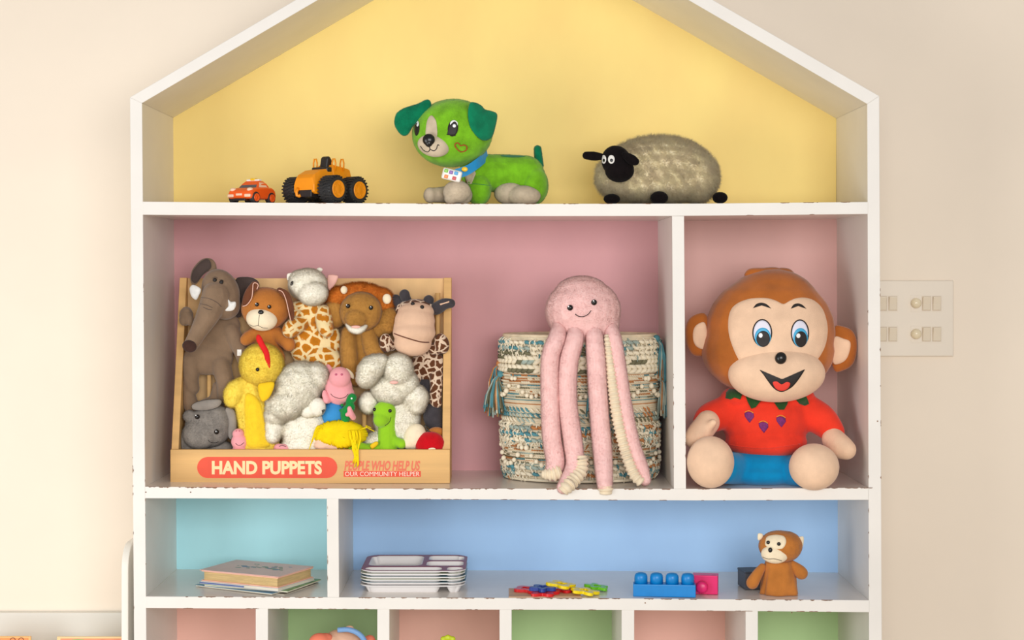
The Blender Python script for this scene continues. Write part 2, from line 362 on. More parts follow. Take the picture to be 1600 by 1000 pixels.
# chipped paint along the front edges
def chips(L, x0, x1, up=1, dens=.5, hmax=2.2, seed=1):
    R = random.Random(seed); mb = MB(); x = x0
    while x < x1:
        ln = R.uniform(2, 22); 
        if R.random() < dens:
            n = max(2, int(ln/2)); base = []; edge = []
            for i in range(n+1):
                xx = x+ln*i/n; y = yat(L, xx) if L else 0
                base.append((xx, y-up*.3)); edge.append((xx, y+up*(.25 if i in (0, n) else R.uniform(.3, hmax*.75))))
            for i in range(n):
                q = [base[i], base[i+1], edge[i+1], edge[i]]; V = [Vector((F0(*p)[0], y, F0(*p)[1])) for y in (-.0009, -.0004) for p in q]
                mb.add(V, [(0, 1, 2, 3), (0, 4, 5, 1), (1, 5, 6, 2), (2, 6, 7, 3), (3, 7, 4, 0)])
        x += ln+R.uniform(0, 16)
    return mb
for i, (L, x0, x1, up, dn, hm) in enumerate(((S1, 430, 1350, 1, .35, 1.3), (S2, 232, 1052, 1, .75, 2.2), (S2, 1072, 1352, 1, .6, 1.6), (S3, 290, 505, 1, .8, 1.7), (S3, 560, 1350, 1, .75, 1.9), (S2b, 240, 1300, -1, .25, 1.1), (S3b, 240, 1300, -1, .3, 1.2), (S1b, 560, 1300, -1, .12, 1.0))):
    o = chips(L, x0, x1, up, dn, hm, 11+i).build('paint_chips', M['chip'], cab); o['kind'] = 'stuff'
mb = MB()                                    # vertical edges and loose nicks
for side, fx, ylo, yhi in ((1, RX, 420, 985), (1, LI, 420, 985), (-1, RI, 420, 985), (1, lambda y: 511.6, 790, 925), (1, lambda y: 1052, 560, 755), (-1, lambda y: 1071.5, 560, 755), (-1, LX, 700, 985)):
    for _ in range(7):
        y = random.uniform(ylo, yhi); h = random.uniform(1.5, 9); w = random.uniform(.5, 1.6); x = fx(y)
        q = [(x, y-h/2), (x+(-w if side > 0 and fx is RX else w if fx is LX else w*.7*(1 if side > 0 else -1)), y), (x, y+h/2)]
        V = [Vector((F0(*p)[0], yy, F0(*p)[1])) for yy in (-.0009, .0002) for p in q]; mb.add(V, [(0, 1, 2), (0, 3, 4, 1), (1, 4, 5, 2), (2, 5, 3, 0)])
for x, y in ((298, 769), (228, 769), (1237, 957), (1008, 942), (1371, 658)): mb.ell(Vector((F0(x, y)[0], -.0007, F0(x, y)[1])), (.0013, .0003, .0011), None, 7, 4)
o = mb.build('edge_nicks', M['chip'], cab); o['kind'] = 'stuff'
ZS1 = P(0, 318.5, 0).z+.0003; ZS1L = P(0, 316.9, 0).z; ZS2 = P(0, 763.5, 0).z+.0002; ZS3 = P(0, 934.6, 0).z+.0002
def shz(L, x): return P(0, yat(L, x), 0).z

# ------------------------------------------------------------------ top shelf: two vehicles
def R2(mm): return mm/1000
def lm(mb, name, m, parent, bv=0, smooth=False):
    mb.V = [v/1000 for v in mb.V]; o = mb.build(name, m, parent, smooth, local=True)
    if bv: bevel(o, bv/1000, 3)
    return o
M['car_orange'] = plast('glossy_orange', (248, 96, 24), .28); M['car_trim'] = plast('pale_peach_plastic', (250, 208, 178), .35); M['glass'] = plast('smoked_plastic', (86, 92, 104), .12)
M['yellow_pl'] = plast('yellow_plastic', (244, 196, 32), .3); M['white_pl'] = plast('white_plastic', (240, 236, 228), .3); M['rover'] = plast('amber_plastic', (250, 152, 8), .4); M['dark_pl'] = plast('dark_plastic', (38, 34, 34), .4)
def wheel(root, name, c, r, w, side, hubm, tm, n=28, tread=0):
    mb = MB(); mb.lathe([(r*.55, -w/2), (r*.9, -w/2), (r, -w*.36), (r, w*.36), (r*.9, w/2), (r*.55, w/2)], c, 'x', n)
    o = lm(mb, name, tm, root, 0)
    h = MB(); sx = side*w/2
    pr = [(.01, side*.9), (r*.22, side*.9), (r*.26, side*.5), (r*.52, side*.4), (r*.58, side*1.1), (r*.66, side*1.2), (r*.7, -side*1.5)]
    h.lathe([(a, b+sx) for a, b in pr], c, 'x', n)
    for i in range(5):
        a = 2*math.pi*i/5; h.ell(Vector(c)+Vector((sx+side*.2, math.cos(a)*r*.42, math.sin(a)*r*.42)), (.8, r*.09, r*.09), None, 8, 5)
    lm(h, 'wheel_hub', hubm, o, 0, True)
    if tread:
        t = MB()
        for i in range(tread):
            a = 2*math.pi*i/tread
            for sgn in (-1, 1):
                Mx = Matrix.Translation(c) @ Matrix.Rotation(a+sgn*.06, 4, 'X') @ Matrix.Translation((sgn*w*.25, 0, r))
                t.box(-w*.23, w*.23, -r*.055, r*.055, -1, 1.5, Mx)
            Mx = Matrix.Translation(c) @ Matrix.Rotation(a+math.pi/tread, 4, 'X') @ Matrix.Translation((0, 0, r)); t.box(-w*.12, w*.12, -r*.05, r*.05, -1, 1.2, Mx)
        lm(t, 'tread', tm, o, .2)
    return o
# small orange car
g = P(394, 317, 42); car = thing('toy_car', 'small glossy orange toy car with a white and yellow roof bar', 'toy car', (g.x, .042, ZS1L), rz=math.radians(-31))
b = MB(); prof = [(-31, 7), (-32, 14), (-30, 20), (-22, 24), (-12, 25.5), (8, 26.5), (22, 26), (30, 22), (32, 14), (31, 7)]
b.prism(prof, 'x', -24, 24); body = lm(b, 'body', M['car_orange'], car, 4)
b = MB(); V = []
for (z, x, y0, y1) in ((24, 20, -13, 22), (31, 17.5, -6, 17), (36.5, 14, 0, 11)): V += [(-x, y0, z), (x, y0, z), (x, y1, z), (-x, y1, z)]
b.add(V, [(0, 1, 5, 4), (1, 2, 6, 5), (2, 3, 7, 6), (3, 0, 4, 7), (4, 5, 9, 8), (5, 6, 10, 9), (6, 7, 11, 10), (7, 4, 8, 11), (8, 9, 10, 11), (3, 2, 1, 0)]); lm(b, 'cabin', M['car_orange'], car, 2)
b = MB(); b.add([(-17.5, -12.3, 25.5), (17.5, -12.3, 25.5), (13.5, -.8, 35.3), (-13.5, -.8, 35.3), (-17.5, -11, 25.5), (17.5, -11, 25.5), (13.5, 1, 35.3), (-13.5, 1, 35.3)], [(0, 1, 2, 3), (4, 7, 6, 5), (0, 4, 5, 1), (1, 5, 6, 2), (2, 6, 7, 3), (3, 7, 4, 0)]); lm(b, 'windscreen', M['glass'], car, .4)
b = MB(); b.add([(19.8, -7, 26), (19.8, 14, 26), (16, 10, 33.5), (16.6, -2, 33.5), (18, -7, 26), (18, 14, 26), (14.5, 10, 33.5), (15, -2, 33.5)], [(0, 1, 2, 3), (4, 7, 6, 5), (0, 4, 5, 1), (1, 5, 6, 2), (2, 6, 7, 3), (3, 7, 4, 0)]); lm(b, 'side_window', M['car_trim'], car, .3)
b = MB(); b.box(-13, 13, 1, 8, 36.3, 39.3); rb = lm(b, 'roof_bar', M['white_pl'], car, 1.2); b = MB(); b.box(-4.5, 4.5, .2, 8.6, 37, 40.8); lm(b, 'roof_beacon', M['yellow_pl'], rb, 1)
for sx in (-1, 1):
    b = MB(); b.ell((sx*17, -25.5, 21.5), (5.2, 5, 3.4)); lm(b, 'headlamp', M['car_trim'], car, 0, True)
    b = MB(); b.box(sx*17-6, sx*17+6, -33.4, -30.5, 9.5, 14.5); lm(b, 'fog_lamp', M['car_trim'], car, 1.4)
b = MB(); b.box(-6, 6, -33, -31, 12, 15.5); lm(b, 'grille_badge', M['car_trim'], car, .8)
b = MB(); b.box(-12, 12, -32.6, -30, 4, 7.5); lm(b, 'lower_grille', M['dark_pl'], car, .6)
for sx in (-1, 1):
    for y in (-19, 19): wheel(car, 'wheel', (sx*21, y, 9.2), 9.2, 8, sx, M['car_orange'], M['tyre'], 22)
    b = MB(); b.prism([(-24+0, 15), (-19, 18.5), (19-38, 20), (-14, 15.5)], 'x', sx*23, sx*24.6)
# amber rover
g = P(509, 317, 62); rov = thing('toy_rover', 'amber toy buggy with chunky black treaded tyres and a dark seat', 'toy buggy', (g.x, .060, ZS1L), rz=math.radians(-37))
b = MB(); V = []
secs = [(-50, 22, 18, 40), (-44, 23, 15, 46), (-30, 22, 15, 53), (-12, 20, 18, 56), (-2, 20, 18, 57), (0, 20, 18, 63), (22, 22, 20, 60), (38, 22, 22, 57), (42, 18, 26, 50)]
for (y, x, z0, z1) in secs: V += [(-x, y, z0), (x, y, z0), (x, y, (z0+z1)/2), (x*.78, y, z1), (-x*.78, y, z1), (-x, y, (z0+z1)/2)]
Fc = [tuple(range(6))]+[(i*6+j, (i+1)*6+j, (i+1)*6+(j+1) % 6, i*6+(j+1) % 6) for i in range(len(secs)-1) for j in range(6)]+[tuple(range(len(V)-6, len(V)))[::-1]]
b.add(V, Fc); lm(b, 'body', M['rover'], rov, 1.5)
b = MB(); b.box(-17, 17, -51, 42, 10, 21); b.box(-30, 30, -30, -22, 18, 26); b.box(-30, 30, 20, 28, 18, 26); lm(b, 'chassis', M['dark_pl'], rov, 1)
b = MB(); b.tube([(-12, -50, 24), (-12, -54, 18), (-12, -53, 13), (-9, -51, 11.5), (-6, -51, 13)], 2.6, 10); lm(b, 'tow_hook', M['rover'], rov, 0, True)
b = MB(); b.prism([(-8, 52), (9, 52), (7, 72), (1, 78), (-4, 74)], 'x', -8, 8); lm(b, 'seat', M['dark_pl'], rov, 3)
b = MB(); b.box(-17, 17, -15, -3, 50, 59); lm(b, 'dashboard', M['dark_pl'], rov, 2)
for x, y in ((-14, -9), (14, 4), (17, 20)):
    b = MB(); b.tube([(x-3.5, y, 54), (x-4, y, 66), (x-2, y, 72.5), (x+2, y, 72.5), (x+4, y, 66), (x+3.5, y, 54)], 1.3, 8); lm(b, 'roll_hoop', M['rover'], rov, 0, True)
for sx in (-1, 1):
    for y in (-26, 24): wheel(rov, 'wheel', (sx*39, y, 22.2), 20.6, 25, sx, M['rover'], M['tyre'], 32, tread=24)

def on_shelf(z):
    def f(v):
        if v.y > -.002 and v.z < z: v.z = z
        return v
    return f
REST = on_shelf(ZS1)
# ------------------------------------------------------------------ top shelf: green puppy
M['gplush'] = plush('lime_green_plush', (124, 190, 34), .2, 60); M['dgplush'] = plush('teal_green_plush', (8, 124, 86), .2, 60); M['grey_pl'] = plush('warm_grey_plush', (208, 190, 164), .12, 60); M['redth'] = mat('red_thread', (184, 44, 30), .7)
M['blackf'] = mat('black_print', (34, 28, 26), .6); M['ribbon'] = mat('blue_ribbon', (26, 146, 208), .5, .1, 80)
q = lambda l: cr(l, 600, 140, .19)
pup = thing('puppy_plush', 'lime green plush puppy with dark green ears and a blue collar', 'plush toy', (P(750, 318, 90).x, .09, ZS1))
body = blob('body', [CH((745, 268, 85, 27), (790, 272, 100, 31), (825, 274, 105, 31)), E(835, 290, 95, 22, 30, 30), E(748, 296, 72, 20, 26, 24), E(735, 250, 85, 20, 14, 20)], M['gplush'], pup, 1.8, 8)
head = ellip('head', E(707, 208, 62, 63, 53, 50, -6), M['gplush'], pup, 40, 26); fur(head, 16000, 1.3, .3, (0, 0, -.2), .8, .4, .6); fur(body, 18000, 1.3, .3, (0, 0, -.2), .8, .4, .6)
hb = BV(head); bb = BV(body)
el = pad('ear', q([(375, 88), (340, 85), (280, 115), (200, 140), (150, 160), (100, 200), (85, 280), (120, 350), (160, 380), (200, 365), (240, 300), (300, 240), (385, 140)]), 44, 5, M['dgplush'], pup); fur(el, 5000, 1.1, .3)
er = pad('ear', q([(710, 108), (755, 108), (800, 130), (830, 162), (880, 175), (925, 195), (930, 240), (905, 350), (880, 400), (830, 420), (780, 400), (730, 345), (700, 280), (690, 180)]), 26, 5, M['dgplush'], pup, slope=(.55, 0)); fur(er, 6000, 1.1, .3)
muz = ellip('muzzle', E(677.5, 227.5, 22, 25.5, 17.5, 13, 12), M['grey_pl'], pup, 28, 18); mzb = BV(muz, head)
patch('blaze', q(cat([(390, 212), (425, 250), (436, 310), (436, 380), (400, 400), (345, 380), (345, 310), (358, 245)], 5, True)), hb, M['grey_pl'], pup, 1.0, .5)
b = MB(); p, n = cast(mzb, 670, 218.5); b.ell(p+Vector((0, -.001, 0)), (.0098, .006, .0096)); b.ell(p+Vector((0, -.0015, -.005)), (.006, .005, .0065)); b.build('nose', M['black'], pup, True)
stroke('mouth', q([(300, 465), (325, 498), (360, 512), (378, 490), (370, 468)]), mzb, M['thread'], pup, .7); stroke('mouth', q([(378, 490), (410, 503), (432, 485), (441, 455), (455, 460)]), mzb, M['thread'], pup, .7)
ea = patch('eye', q(ellp(567, 318, 43, 68, 8)), hb, M['thread'], pup, 1.3); patch('eye_white', q(ellp(575, 282, 32, 30, 10)), hb, M['hl'], ea, 1.5); patch('pupil', q(cat([(545, 290), (580, 262), (603, 290), (595, 345), (582, 372), (525, 368), (530, 320)], 4, True)), hb, M['blackf'], ea, 1.8); patch('eye_highlight', q(ellp(578, 298, 14, 14)), hb, M['hl'], ea, 2.2, rings=2)
stroke('eyelash', q([(515, 368), (550, 372), (588, 378)]), hb, M['thread'], pup, .8, 1.3)
eb = patch('eye', q(ellp(270, 318, 21, 62, 4)), hb, M['thread'], pup, 1.3); patch('eye_white', q(ellp(272, 280, 14, 26)), hb, M['hl'], eb, 1.5); patch('pupil', q(ellp(268, 322, 13, 48)), hb, M['blackf'], eb, 1.8); patch('eye_highlight', q(ellp(274, 292, 7, 12)), hb, M['hl'], eb, 2.2, rings=2)
stroke('heart_outline', q([(632, 512), (600, 488), (583, 460), (590, 442), (612, 440), (630, 462), (655, 455), (680, 468), (680, 492), (658, 508)]), hb, M['redth'], pup, .75, 1.7, 5, True)
# paws, belly, hind leg, tail, saddle
for nm, e in (('front_paw', [CH((675, 305, 45, 11), (700, 304, 62, 13)), E(672, 305, 42, 10, 12, 12)]), ('front_paw', [E(714, 300, 30, 22, 18, 20), E(722, 305, 40, 16, 15, 18), E(704, 311, 24, 10, 8, 9)])):
    fur(blob(nm, e, M['grey_pl'], pup, 1.5, 4), 5000, 1.2, .3)
bl = blob('belly', [E(796, 302, 84, 24, 18, 22), E(818, 306, 72, 27, 16, 22)], M['grey_pl'], pup, 1.5, 4); fur(bl, 7000, 1.2, .3)
patch('chest_patch', q([(655, 690), (745, 655), (755, 690), (720, 775), (660, 770)]), bb, M['grey_pl'], pup, 1.6, .5)
patch('back_patch', q(cat([(960, 545), (1000, 530), (1090, 526), (1180, 536), (1140, 552), (1040, 555)], 4, True)), bb, M['dgplush'], pup, 1.6, 0, 6, 0, 105)
fur(blob('tail', [CH((842, 258, 112, 7.5), (841, 244, 114, 6.5), (840, 233, 114, 6))], M['dgplush'], pup, 1.2, 3), 2500, 1.1, .3)
stroke('seam', q([(700, 772), (800, 780), (880, 790)]), bb, M['dgplush'], pup, .35, .2)
col = MB(); pts = cat([(762, 242, 80), (748, 254, 46), (730, 266, 32), (712, 272, 28)], 6)
V = []
for x, y, d in pts: V += [P(x-1.5, y-7.5, d), P(x+1.5, y+7.5, d-2), P(x+1.5, y+7.5, d+1), P(x-1.5, y-7.5, d+3)]
col.add(V, [(i*4+j, (i+1)*4+j, (i+1)*4+(j+1) % 4, i*4+(j+1) % 4) for i in range(len(pts)-1) for j in range(4)]+[(0, 1, 2, 3), tuple(range(len(V)-4, len(V)))[::-1]]); collar = col.build('collar', M['ribbon'], pup, False)
tg = MB(); Mt = Matrix.Translation(P(706, 273.5, 19)) @ Matrix.Rotation(math.radians(14), 4, 'Y'); tg.box(-.0155, .0155, -.003, .003, -.009, .009, Mt)
tag_ = tg.build('name_tag', M['white_pl'], pup); bevel(tag_, .003, 3)
for (dx, dz, c) in ((-10, 4.2, (130, 200, 60)), (-2, 3.6, (130, 80, 170)), (6, 4.2, (40, 160, 220)), (-8, -4.5, (250, 130, 30)), (5, -4.2, (200, 30, 40))):
    k = MB(); k.box(dx/1000-.003, dx/1000+.003, -.0045, -.002, dz/1000-.0027, dz/1000+.0027, Mt); o = k.build('button', plast('button_colour', c), tag_); bevel(o, .0008, 2)
k = MB(); k.ell(P(726, 264.5, 25), (.005, .0016, .0038)); k.build('collar_badge', M['yellow_pl'], collar, True)

# ------------------------------------------------------------------ top shelf: sheep
M['wool'] = furry(mat('sheep_wool', (250, 236, 206), 1, .1, 50, sheen=.2, spec=.05), .6); M['blackp'] = mat('black_plush', (24, 19, 20), .95, .2, 80, .4, 700, sheen=.04, spec=.05)
q = lambda l: cr(l, 890, 190, .1625)
shp = thing('sheep_plush', 'shaggy cream plush sheep with a black face lying down', 'plush toy', (P(1024, 318, 90).x, .09, ZS1))
bd = blob('woolly_body', [E(1030, 262, 95, 82, 47, 48), E(975, 276, 90, 42, 36, 40), E(1088, 276, 95, 32, 38, 40), E(1024, 290, 90, 88, 24, 42), E(1040, 240, 95, 48, 24, 36)], M['wool'], shp, 2.5, 8)
fur(bd, 70000, 9.5, .42, (.15, -.1, -.3), 1.0, .35, .5)
hd = blob('head', [E(963, 252, 42, 23, 25, 22, -25), E(968, 266, 34, 23, 19, 21)], M['blackp'], shp, 1.3, 5); hb = BV(hd); fur(hd, 6000, .8, .25)
fur(blob('ear', [CH((941, 245, 42, 5), (928, 244, 40, 7), (916, 243, 38, 6))], M['blackp'], shp, 1.1, 2), 1500, .8, .25)
fur(blob('ear', [CH((976, 242, 24, 5), (986, 249, 18, 8), (994, 253, 16, 5.5))], M['blackp'], shp, 1.1, 2), 1500, .8, .25)
for cx, rx in ((943.3, 3.9), (955.2, 5.3)):
    e = patch('eye', ellp(cx, 249, rx, 6.8), hb, M['felt_white'], shp, 1.2, .6, 5); patch('pupil', ellp(cx+.2, 250.5, rx*.45, 2.6), hb, M['black'], e, 2.2, .3, 3)
for pr in ([E(956, 311, 52, 13, 8, 12)], [E(1030, 309, 38, 14, 10, 13)], [E(1125, 309, 70, 12, 9, 12)]): fur(blob('foot', pr, M['blackp'], shp, 1.2, 2), 1500, .8, .25)

REST = on_shelf(ZS2); DO = -30.0
# ------------------------------------------------------------------ big monkey
M['mbrown'] = mat('caramel_plush', (184, 104, 40), .85, .2, 22, .35, 500, sheen=.35, spec=.15); M['mcream'] = mat('cream_plush', (242, 204, 172), .9, .08, 40, .5, 700, sheen=.2, spec=.12)
M['mred'] = mat('red_shirt_plush', (240, 62, 40), .85, .1, 30, .3, 600, sheen=.2, spec=.12); M['mblue'] = mat('blue_trouser_plush', (4, 140, 196), .85, .12, 30, .3, 600, sheen=.2, spec=.12)
M['leaf'] = plush('leaf_felt', (42, 82, 40)); M['sky_iris'] = mat('iris_blue', (70, 176, 222), .5); M['tongue'] = mat('tongue_red', (240, 66, 52), .6); M['grape'] = mat('grape_embroidery', (122, 36, 110), .7, .3, 200, .8, 900); M['gold'] = mat('gold_thread', (236, 150, 50), .7); M['eyew'] = mat('eye_fabric_white', (232, 230, 244), .6); M['blackf'] = mat('black_print', (34, 28, 26), .6)
mq = lambda l: cr(l, 1060, 400, .38)
mk = thing('monkey_plush', 'large seated caramel monkey plush in a red top and blue trousers', 'plush toy', (P(1205, 762, 100).x, .1, ZS2))
head = blob('head', [E(1203, 520, 118, 102, 92, 72), E(1200, 548, 112, 104, 70, 70), E(1207, 478, 124, 74, 58, 58)], M['mbrown'], mk, 3, 14)
muz = ellip('muzzle', E(1213.5, 584.5, 62, 75, 43.5, 40, -1), M['mcream'], mk, 48, 30); hb = BV(head); mb_ = BV(muz, head)
patch('face_patch', [(1138, 500), (1142, 484), (1152, 474), (1168, 467.5), (1184, 465.5), (1200, 466), (1213, 470), (1224, 475), (1233, 470.5), (1244, 466), (1258, 465), (1273, 470), (1285, 482), (1291, 498), (1293.5, 515), (1291, 535), (1284, 552), (1272, 566), (1240, 580), (1200, 584), (1165, 576), (1153, 560), (1144, 540), (1138.5, 520)], hb, M['mcream'], mk, 1.0, .8, 12, 3)
for cx, cy, rx in ((1191, 520, 15.6), (1250, 520.5, 14.4)):
    e = patch('eye', ellp(cx, cy, rx, 21.5), hb, M['blackf'], mk, 2.3, 0, 6); patch('eye_white', ellp(cx, cy, rx-2, 19.6), hb, M['eyew'], e, 2.6, 0, 6)
    patch('iris', ellp(cx+.8, cy+7, rx-3, 15), hb, M['sky_iris'], e, 2.9, 0, 6); patch('pupil', ellp(cx+1.5, cy+9.5, rx-5, 12.5), hb, M['blackf'], e, 3.2, 0, 6); patch('eye_highlight', ellp(cx-2.5, cy+4, 3.2, 3.7), hb, M['hl'], e, 3.5, 0, 3)
for pts in ([(1176.5, 481.5), (1182, 475), (1190, 473), (1198, 475.5), (1205, 482)], [(1235.6, 482.5), (1240, 476), (1247, 474), (1254, 476.5), (1260, 482.5)]):
    up = pts; lo = [(x, y+2.6) for x, y in pts[1:-1]][::-1]; patch('eyebrow', cat(up, 4)+[tuple(a) for a in cat([pts[-1]]+lo+[pts[0]], 4)[1:-1]], hb, M['blackf'], mk, 2.2, 0, 3)
b = MB(); p, n = cast(mb_, 1219.5, 559.5); b.ell(p+Vector((0, -.003, 0)), (.0092, .0075, .0098), Matrix.Rotation(.25, 4, 'Y')); b.build('nose', M['black'], mk, True)
mo = patch('mouth', mq(cat([(335, 468), (372, 492), (425, 505), (480, 494), (519, 466), (505, 492), (485, 520), (462, 543), (425, 559), (393, 545), (365, 510), (350, 488)], 4, True)), mb_, M['blackf'], mk, 1.0, 0, 8)
patch('tongue', mq(cat([(388, 520), (405, 516), (424, 528), (445, 518), (460, 524), (450, 545), (425, 555), (400, 545)], 4, True)), mb_, M['tongue'], mo, 1.5, 0, 5)
earl = pad('ear', mq([(115, 240), (75, 238), (42, 262), (28, 310), (36, 370), (62, 408), (100, 412), (125, 400), (140, 320)]), 118, 14, M['mbrown'], mk); pad('ear_lining', mq([(110, 276), (82, 278), (62, 302), (60, 345), (76, 374), (108, 382), (120, 340)]), 106, 5, M['mcream'], earl)
earr = pad('ear', mq([(640, 292), (680, 290), (716, 308), (734, 350), (731, 410), (713, 450), (675, 472), (640, 470), (620, 380)]), 108, 11, M['mbrown'], mk); pad('ear_lining', mq([(642, 332), (680, 340), (706, 352), (706, 385), (690, 425), (660, 444), (636, 440), (630, 385)]), 98, 5, M['mcream'], earr)
for o_ in ([(272, 75), (278, 55), (300, 42), (350, 40), (385, 44), (395, 60), (350, 75), (300, 90)], [(395, 50), (420, 40), (455, 44), (476, 62), (470, 78), (430, 78), (400, 68)], [(300, 60), (340, 42), (400, 38), (440, 55), (420, 80), (320, 84)]): pad('hair_tuft', [(x, y+3) for x, y in mq(o_)], 118+o_[0][0]*.02, 13, M['mbrown'], mk)
body = blob('shirt', [E(1158, 620, 112, 32, 17, 34), E(1240, 618, 112, 32, 17, 34), E(1196, 655, 125, 70, 56, 58), E(1196, 628, 125, 62, 24, 44), E(1197, 690, 120, 64, 28, 56), CH((1145, 640, 118, 26), (1112, 652, 105, 24), (1100, 660, 96, 18)), CH((1250, 636, 118, 26), (1282, 655, 106, 25), (1303, 676, 95, 18))], M['mred'], mk, 3, 8); bb = BV(body)
tro = blob('trousers', [E(1190, 726, 122, 66, 32, 60), E(1190, 738, 110, 60, 22, 56), CH((1160, 734, 100, 24), (1130, 730, 60, 26)), CH((1225, 736, 100, 24), (1255, 736, 60, 26))], M['mblue'], mk, 3, 6)
stroke('shirt_hem', [(1132, 693), (1160, 698), (1200, 700), (1250, 694)], bb, M['mred'], mk, .9, .2)
for e in ((1110, 722, 32, 36.5, 40, 34, 0), (1272, 729.5, 28, 38.5, 36, 34, 0)): ellip('foot', E(*e), M['mcream'], mk, 48, 32)
blob('arm', [CH((1106, 660, 84, 19), (1092, 678, 72, 19), (1084, 686, 66, 15)), CH((1106, 668, 66, 9), (1115, 660, 58, 5.5))], M['mcream'], mk, 2, 5)
blob('arm', [CH((1302, 686, 84, 18), (1313, 697, 68, 19), (1323, 703, 60, 15.5))], M['mcream'], mk, 2, 5)
for o_ in ([(210, 545), (196, 560), (193, 585), (215, 590), (230, 582), (255, 590), (262, 570), (280, 560), (240, 548)], [(275, 572), (285, 600), (300, 628), (318, 622), (335, 600), (345, 592), (320, 575)], [(390, 595), (402, 615), (415, 632), (435, 632), (448, 610), (452, 594), (420, 600)], [(480, 588), (498, 608), (520, 616), (538, 608), (532, 590), (525, 575), (500, 580)]): patch('collar_leaf', mq(o_), bb, M['leaf'], mk, 2.6, .8, 5, 0, 100)
for (x, y) in ((291, 660), (350, 702), (422, 679)):
    g_ = patch('grape_motif', mq([(x-20, y-14), (x-6, y-20), (x+18, y-16), (x+20, y+2), (x+8, y+18), (x+2, y+26), (x-8, y+14), (x-18, y)]), bb, M['grape'], mk, .8, .8, 5); stroke('grape_stem', mq([(x-18, y-18), (x, y-24), (x+18, y-14)]), bb, M['gold'], g_, .8, .8)

DO = 0.0
# ------------------------------------------------------------------ woven basket and octopus
M['weave'] = mat('basket_weave', (228, 210, 180), .95, .12, 60, 1, 700, spec=.05); M['yc'] = mat('cream_yarn', (238, 226, 200), .95, .08, 60, spec=.05); M['yt'] = mat('teal_yarn', (90, 144, 154), .95, .2, 60, spec=.05); M['yr'] = mat('rust_yarn', (190, 128, 80), .95, .2, 60, spec=.05); M['yo'] = mat('olive_yarn', (116, 112, 88), .95, .2, 60, spec=.05); M['ys'] = mat('slate_yarn', (164, 178, 168), .95, .2, 60, spec=.05)
YM = [M['yc'], M['yt'], M['yr'], M['yo'], M['ys']]
bc = (906, 152); bk = thing('woven_basket', 'round cream woven basket with teal and rust yarn, pompoms and tassels', 'basket', (P(906, 757, 152).x, .152, ZS2))
cxw = P(906, 600, 152).x; AX, AY = .1275, .089; ZT = P(906, 527, 60).z
def bpt(th, py, off=0.0):                    # th: 0 faces the room, growing to the right; py measured on the near side
    t = (py-527)/(758-527); z = ZT+(ZS2+.001-ZT)*t; f = 1+.015*math.sin(t*5)-.0*t
    if t > .93: f -= (t-.93)*.5
    return Vector((cxw+(AX*f+off/1000)*math.sin(th), .147-(AY*f+off/1000)*math.cos(th), z))
b = MB(); N = 72; rows = [527+(758-527)*i/30 for i in range(31)]; V = [bpt(2*math.pi*j/N, y, .4*math.sin(j*2.1+y)) for y in rows for j in range(N)]; F = [(i*N+j, (i+1)*N+j, (i+1)*N+(j+1) % N, i*N+(j+1) % N) for i in range(30) for j in range(N)]
n0 = len(V); V += [bpt(2*math.pi*j/N, y, -5) for y in rows[::6] for j in range(N)]; m_ = len(rows[::6]); F += [(n0+i*N+(j+1) % N, n0+(i+1)*N+(j+1) % N, n0+(i+1)*N+j, n0+i*N+j) for i in range(m_-1) for j in range(N)]
F += [(j, (j+1) % N, n0+(j+1) % N, n0+j) for j in range(N)]; F += [tuple(n0+(m_-1)*N+j for j in range(N)), tuple(30*N+j for j in range(N))[::-1]]
b.add(V, F); b.build('basket_wall', M['weave'], bk, True)
b = MB(); b.tube([bpt(2*math.pi*j/N, 526, -2.2) for j in range(N+1)], .0028, 8, False); b.build('rim', M['weave'], bk, True)
b = MB(); b.tube([bpt(2*math.pi*j/N, 757, 2)+Vector((0, 0, .0015)) for j in range(N+1)], .0026, 8, False); b.build('base_band', M['yc'], bk, True)
def stitches(spec):
    b = MB()
    for (y, L, r, sl, cols, gap, off) in spec:
        per = 2*math.pi*.112; n = int(per*1000/(L*gap))
        run = 0; c = cols[0]
        for i in range(n):
            th = 2*math.pi*i/n
            if run <= 0: c = random.choice(cols); run = random.randint(1, 5)
            run -= 1
            if c is None: continue
            dt = L/1000/.112/2; a = bpt(th-dt, y-sl+random.uniform(-.4, .4), off); m = bpt(th, y, off+r*.5); e = bpt(th+dt, y+sl+random.uniform(-.4, .4), off); b.cur = c
            b.tube([a, a.lerp(m, .5), m, m.lerp(e, .5), e], [r*.0003, r*.0008, r*.001, r*.0008, r*.0003], 5, False)
    return b
fine = []
for y in (589, 594, 599, 604, 609, 614, 619, 624, 703, 708, 713, 718, 723, 728): fine.append((y, 4.2, 1.3, .8, random.choice([[0, 0, 2, 1], [0, 4, 3], [2, 2, 0], [1, 0, 4], [0, 3, 2]]), 1.0, .8))
for y in (536, 545, 553): fine.append((y, 13, 3.6, 2, [0, 0, 0, 1, 3, 4], .9, 2.4))
for y in (644, 652, 660): fine.append((y, 8, 1.9, 4, [3, 1, 2, None, 0, 4], 1.15, 1))
for y in (672, 682, 692, 736, 746): fine.append((y, 13, 3.4, 2.2, [0, 0, 0, 1, 2, 4], .9, 2.4))
o = stitches(fine).build('yarn_stitches', YM, bk, True); o['kind'] = 'stuff'
o = stitches([(561, 15, 4.3, 3.2, [0, 0, 0, 3], .72, 1.5), (567, 15, 4.3, -3.2, [0, 0, 4, 3], .72, 1.5), (575, 15, 4.3, 3.2, [0, 0, 0], .72, 1.5), (581, 15, 4.3, -3.2, [0, 0, 3, 0], .72, 1.5)]).build('chunky_braid', YM, bk, True); o['kind'] = 'stuff'
b = MB()                                      # weft threads of the plain weave
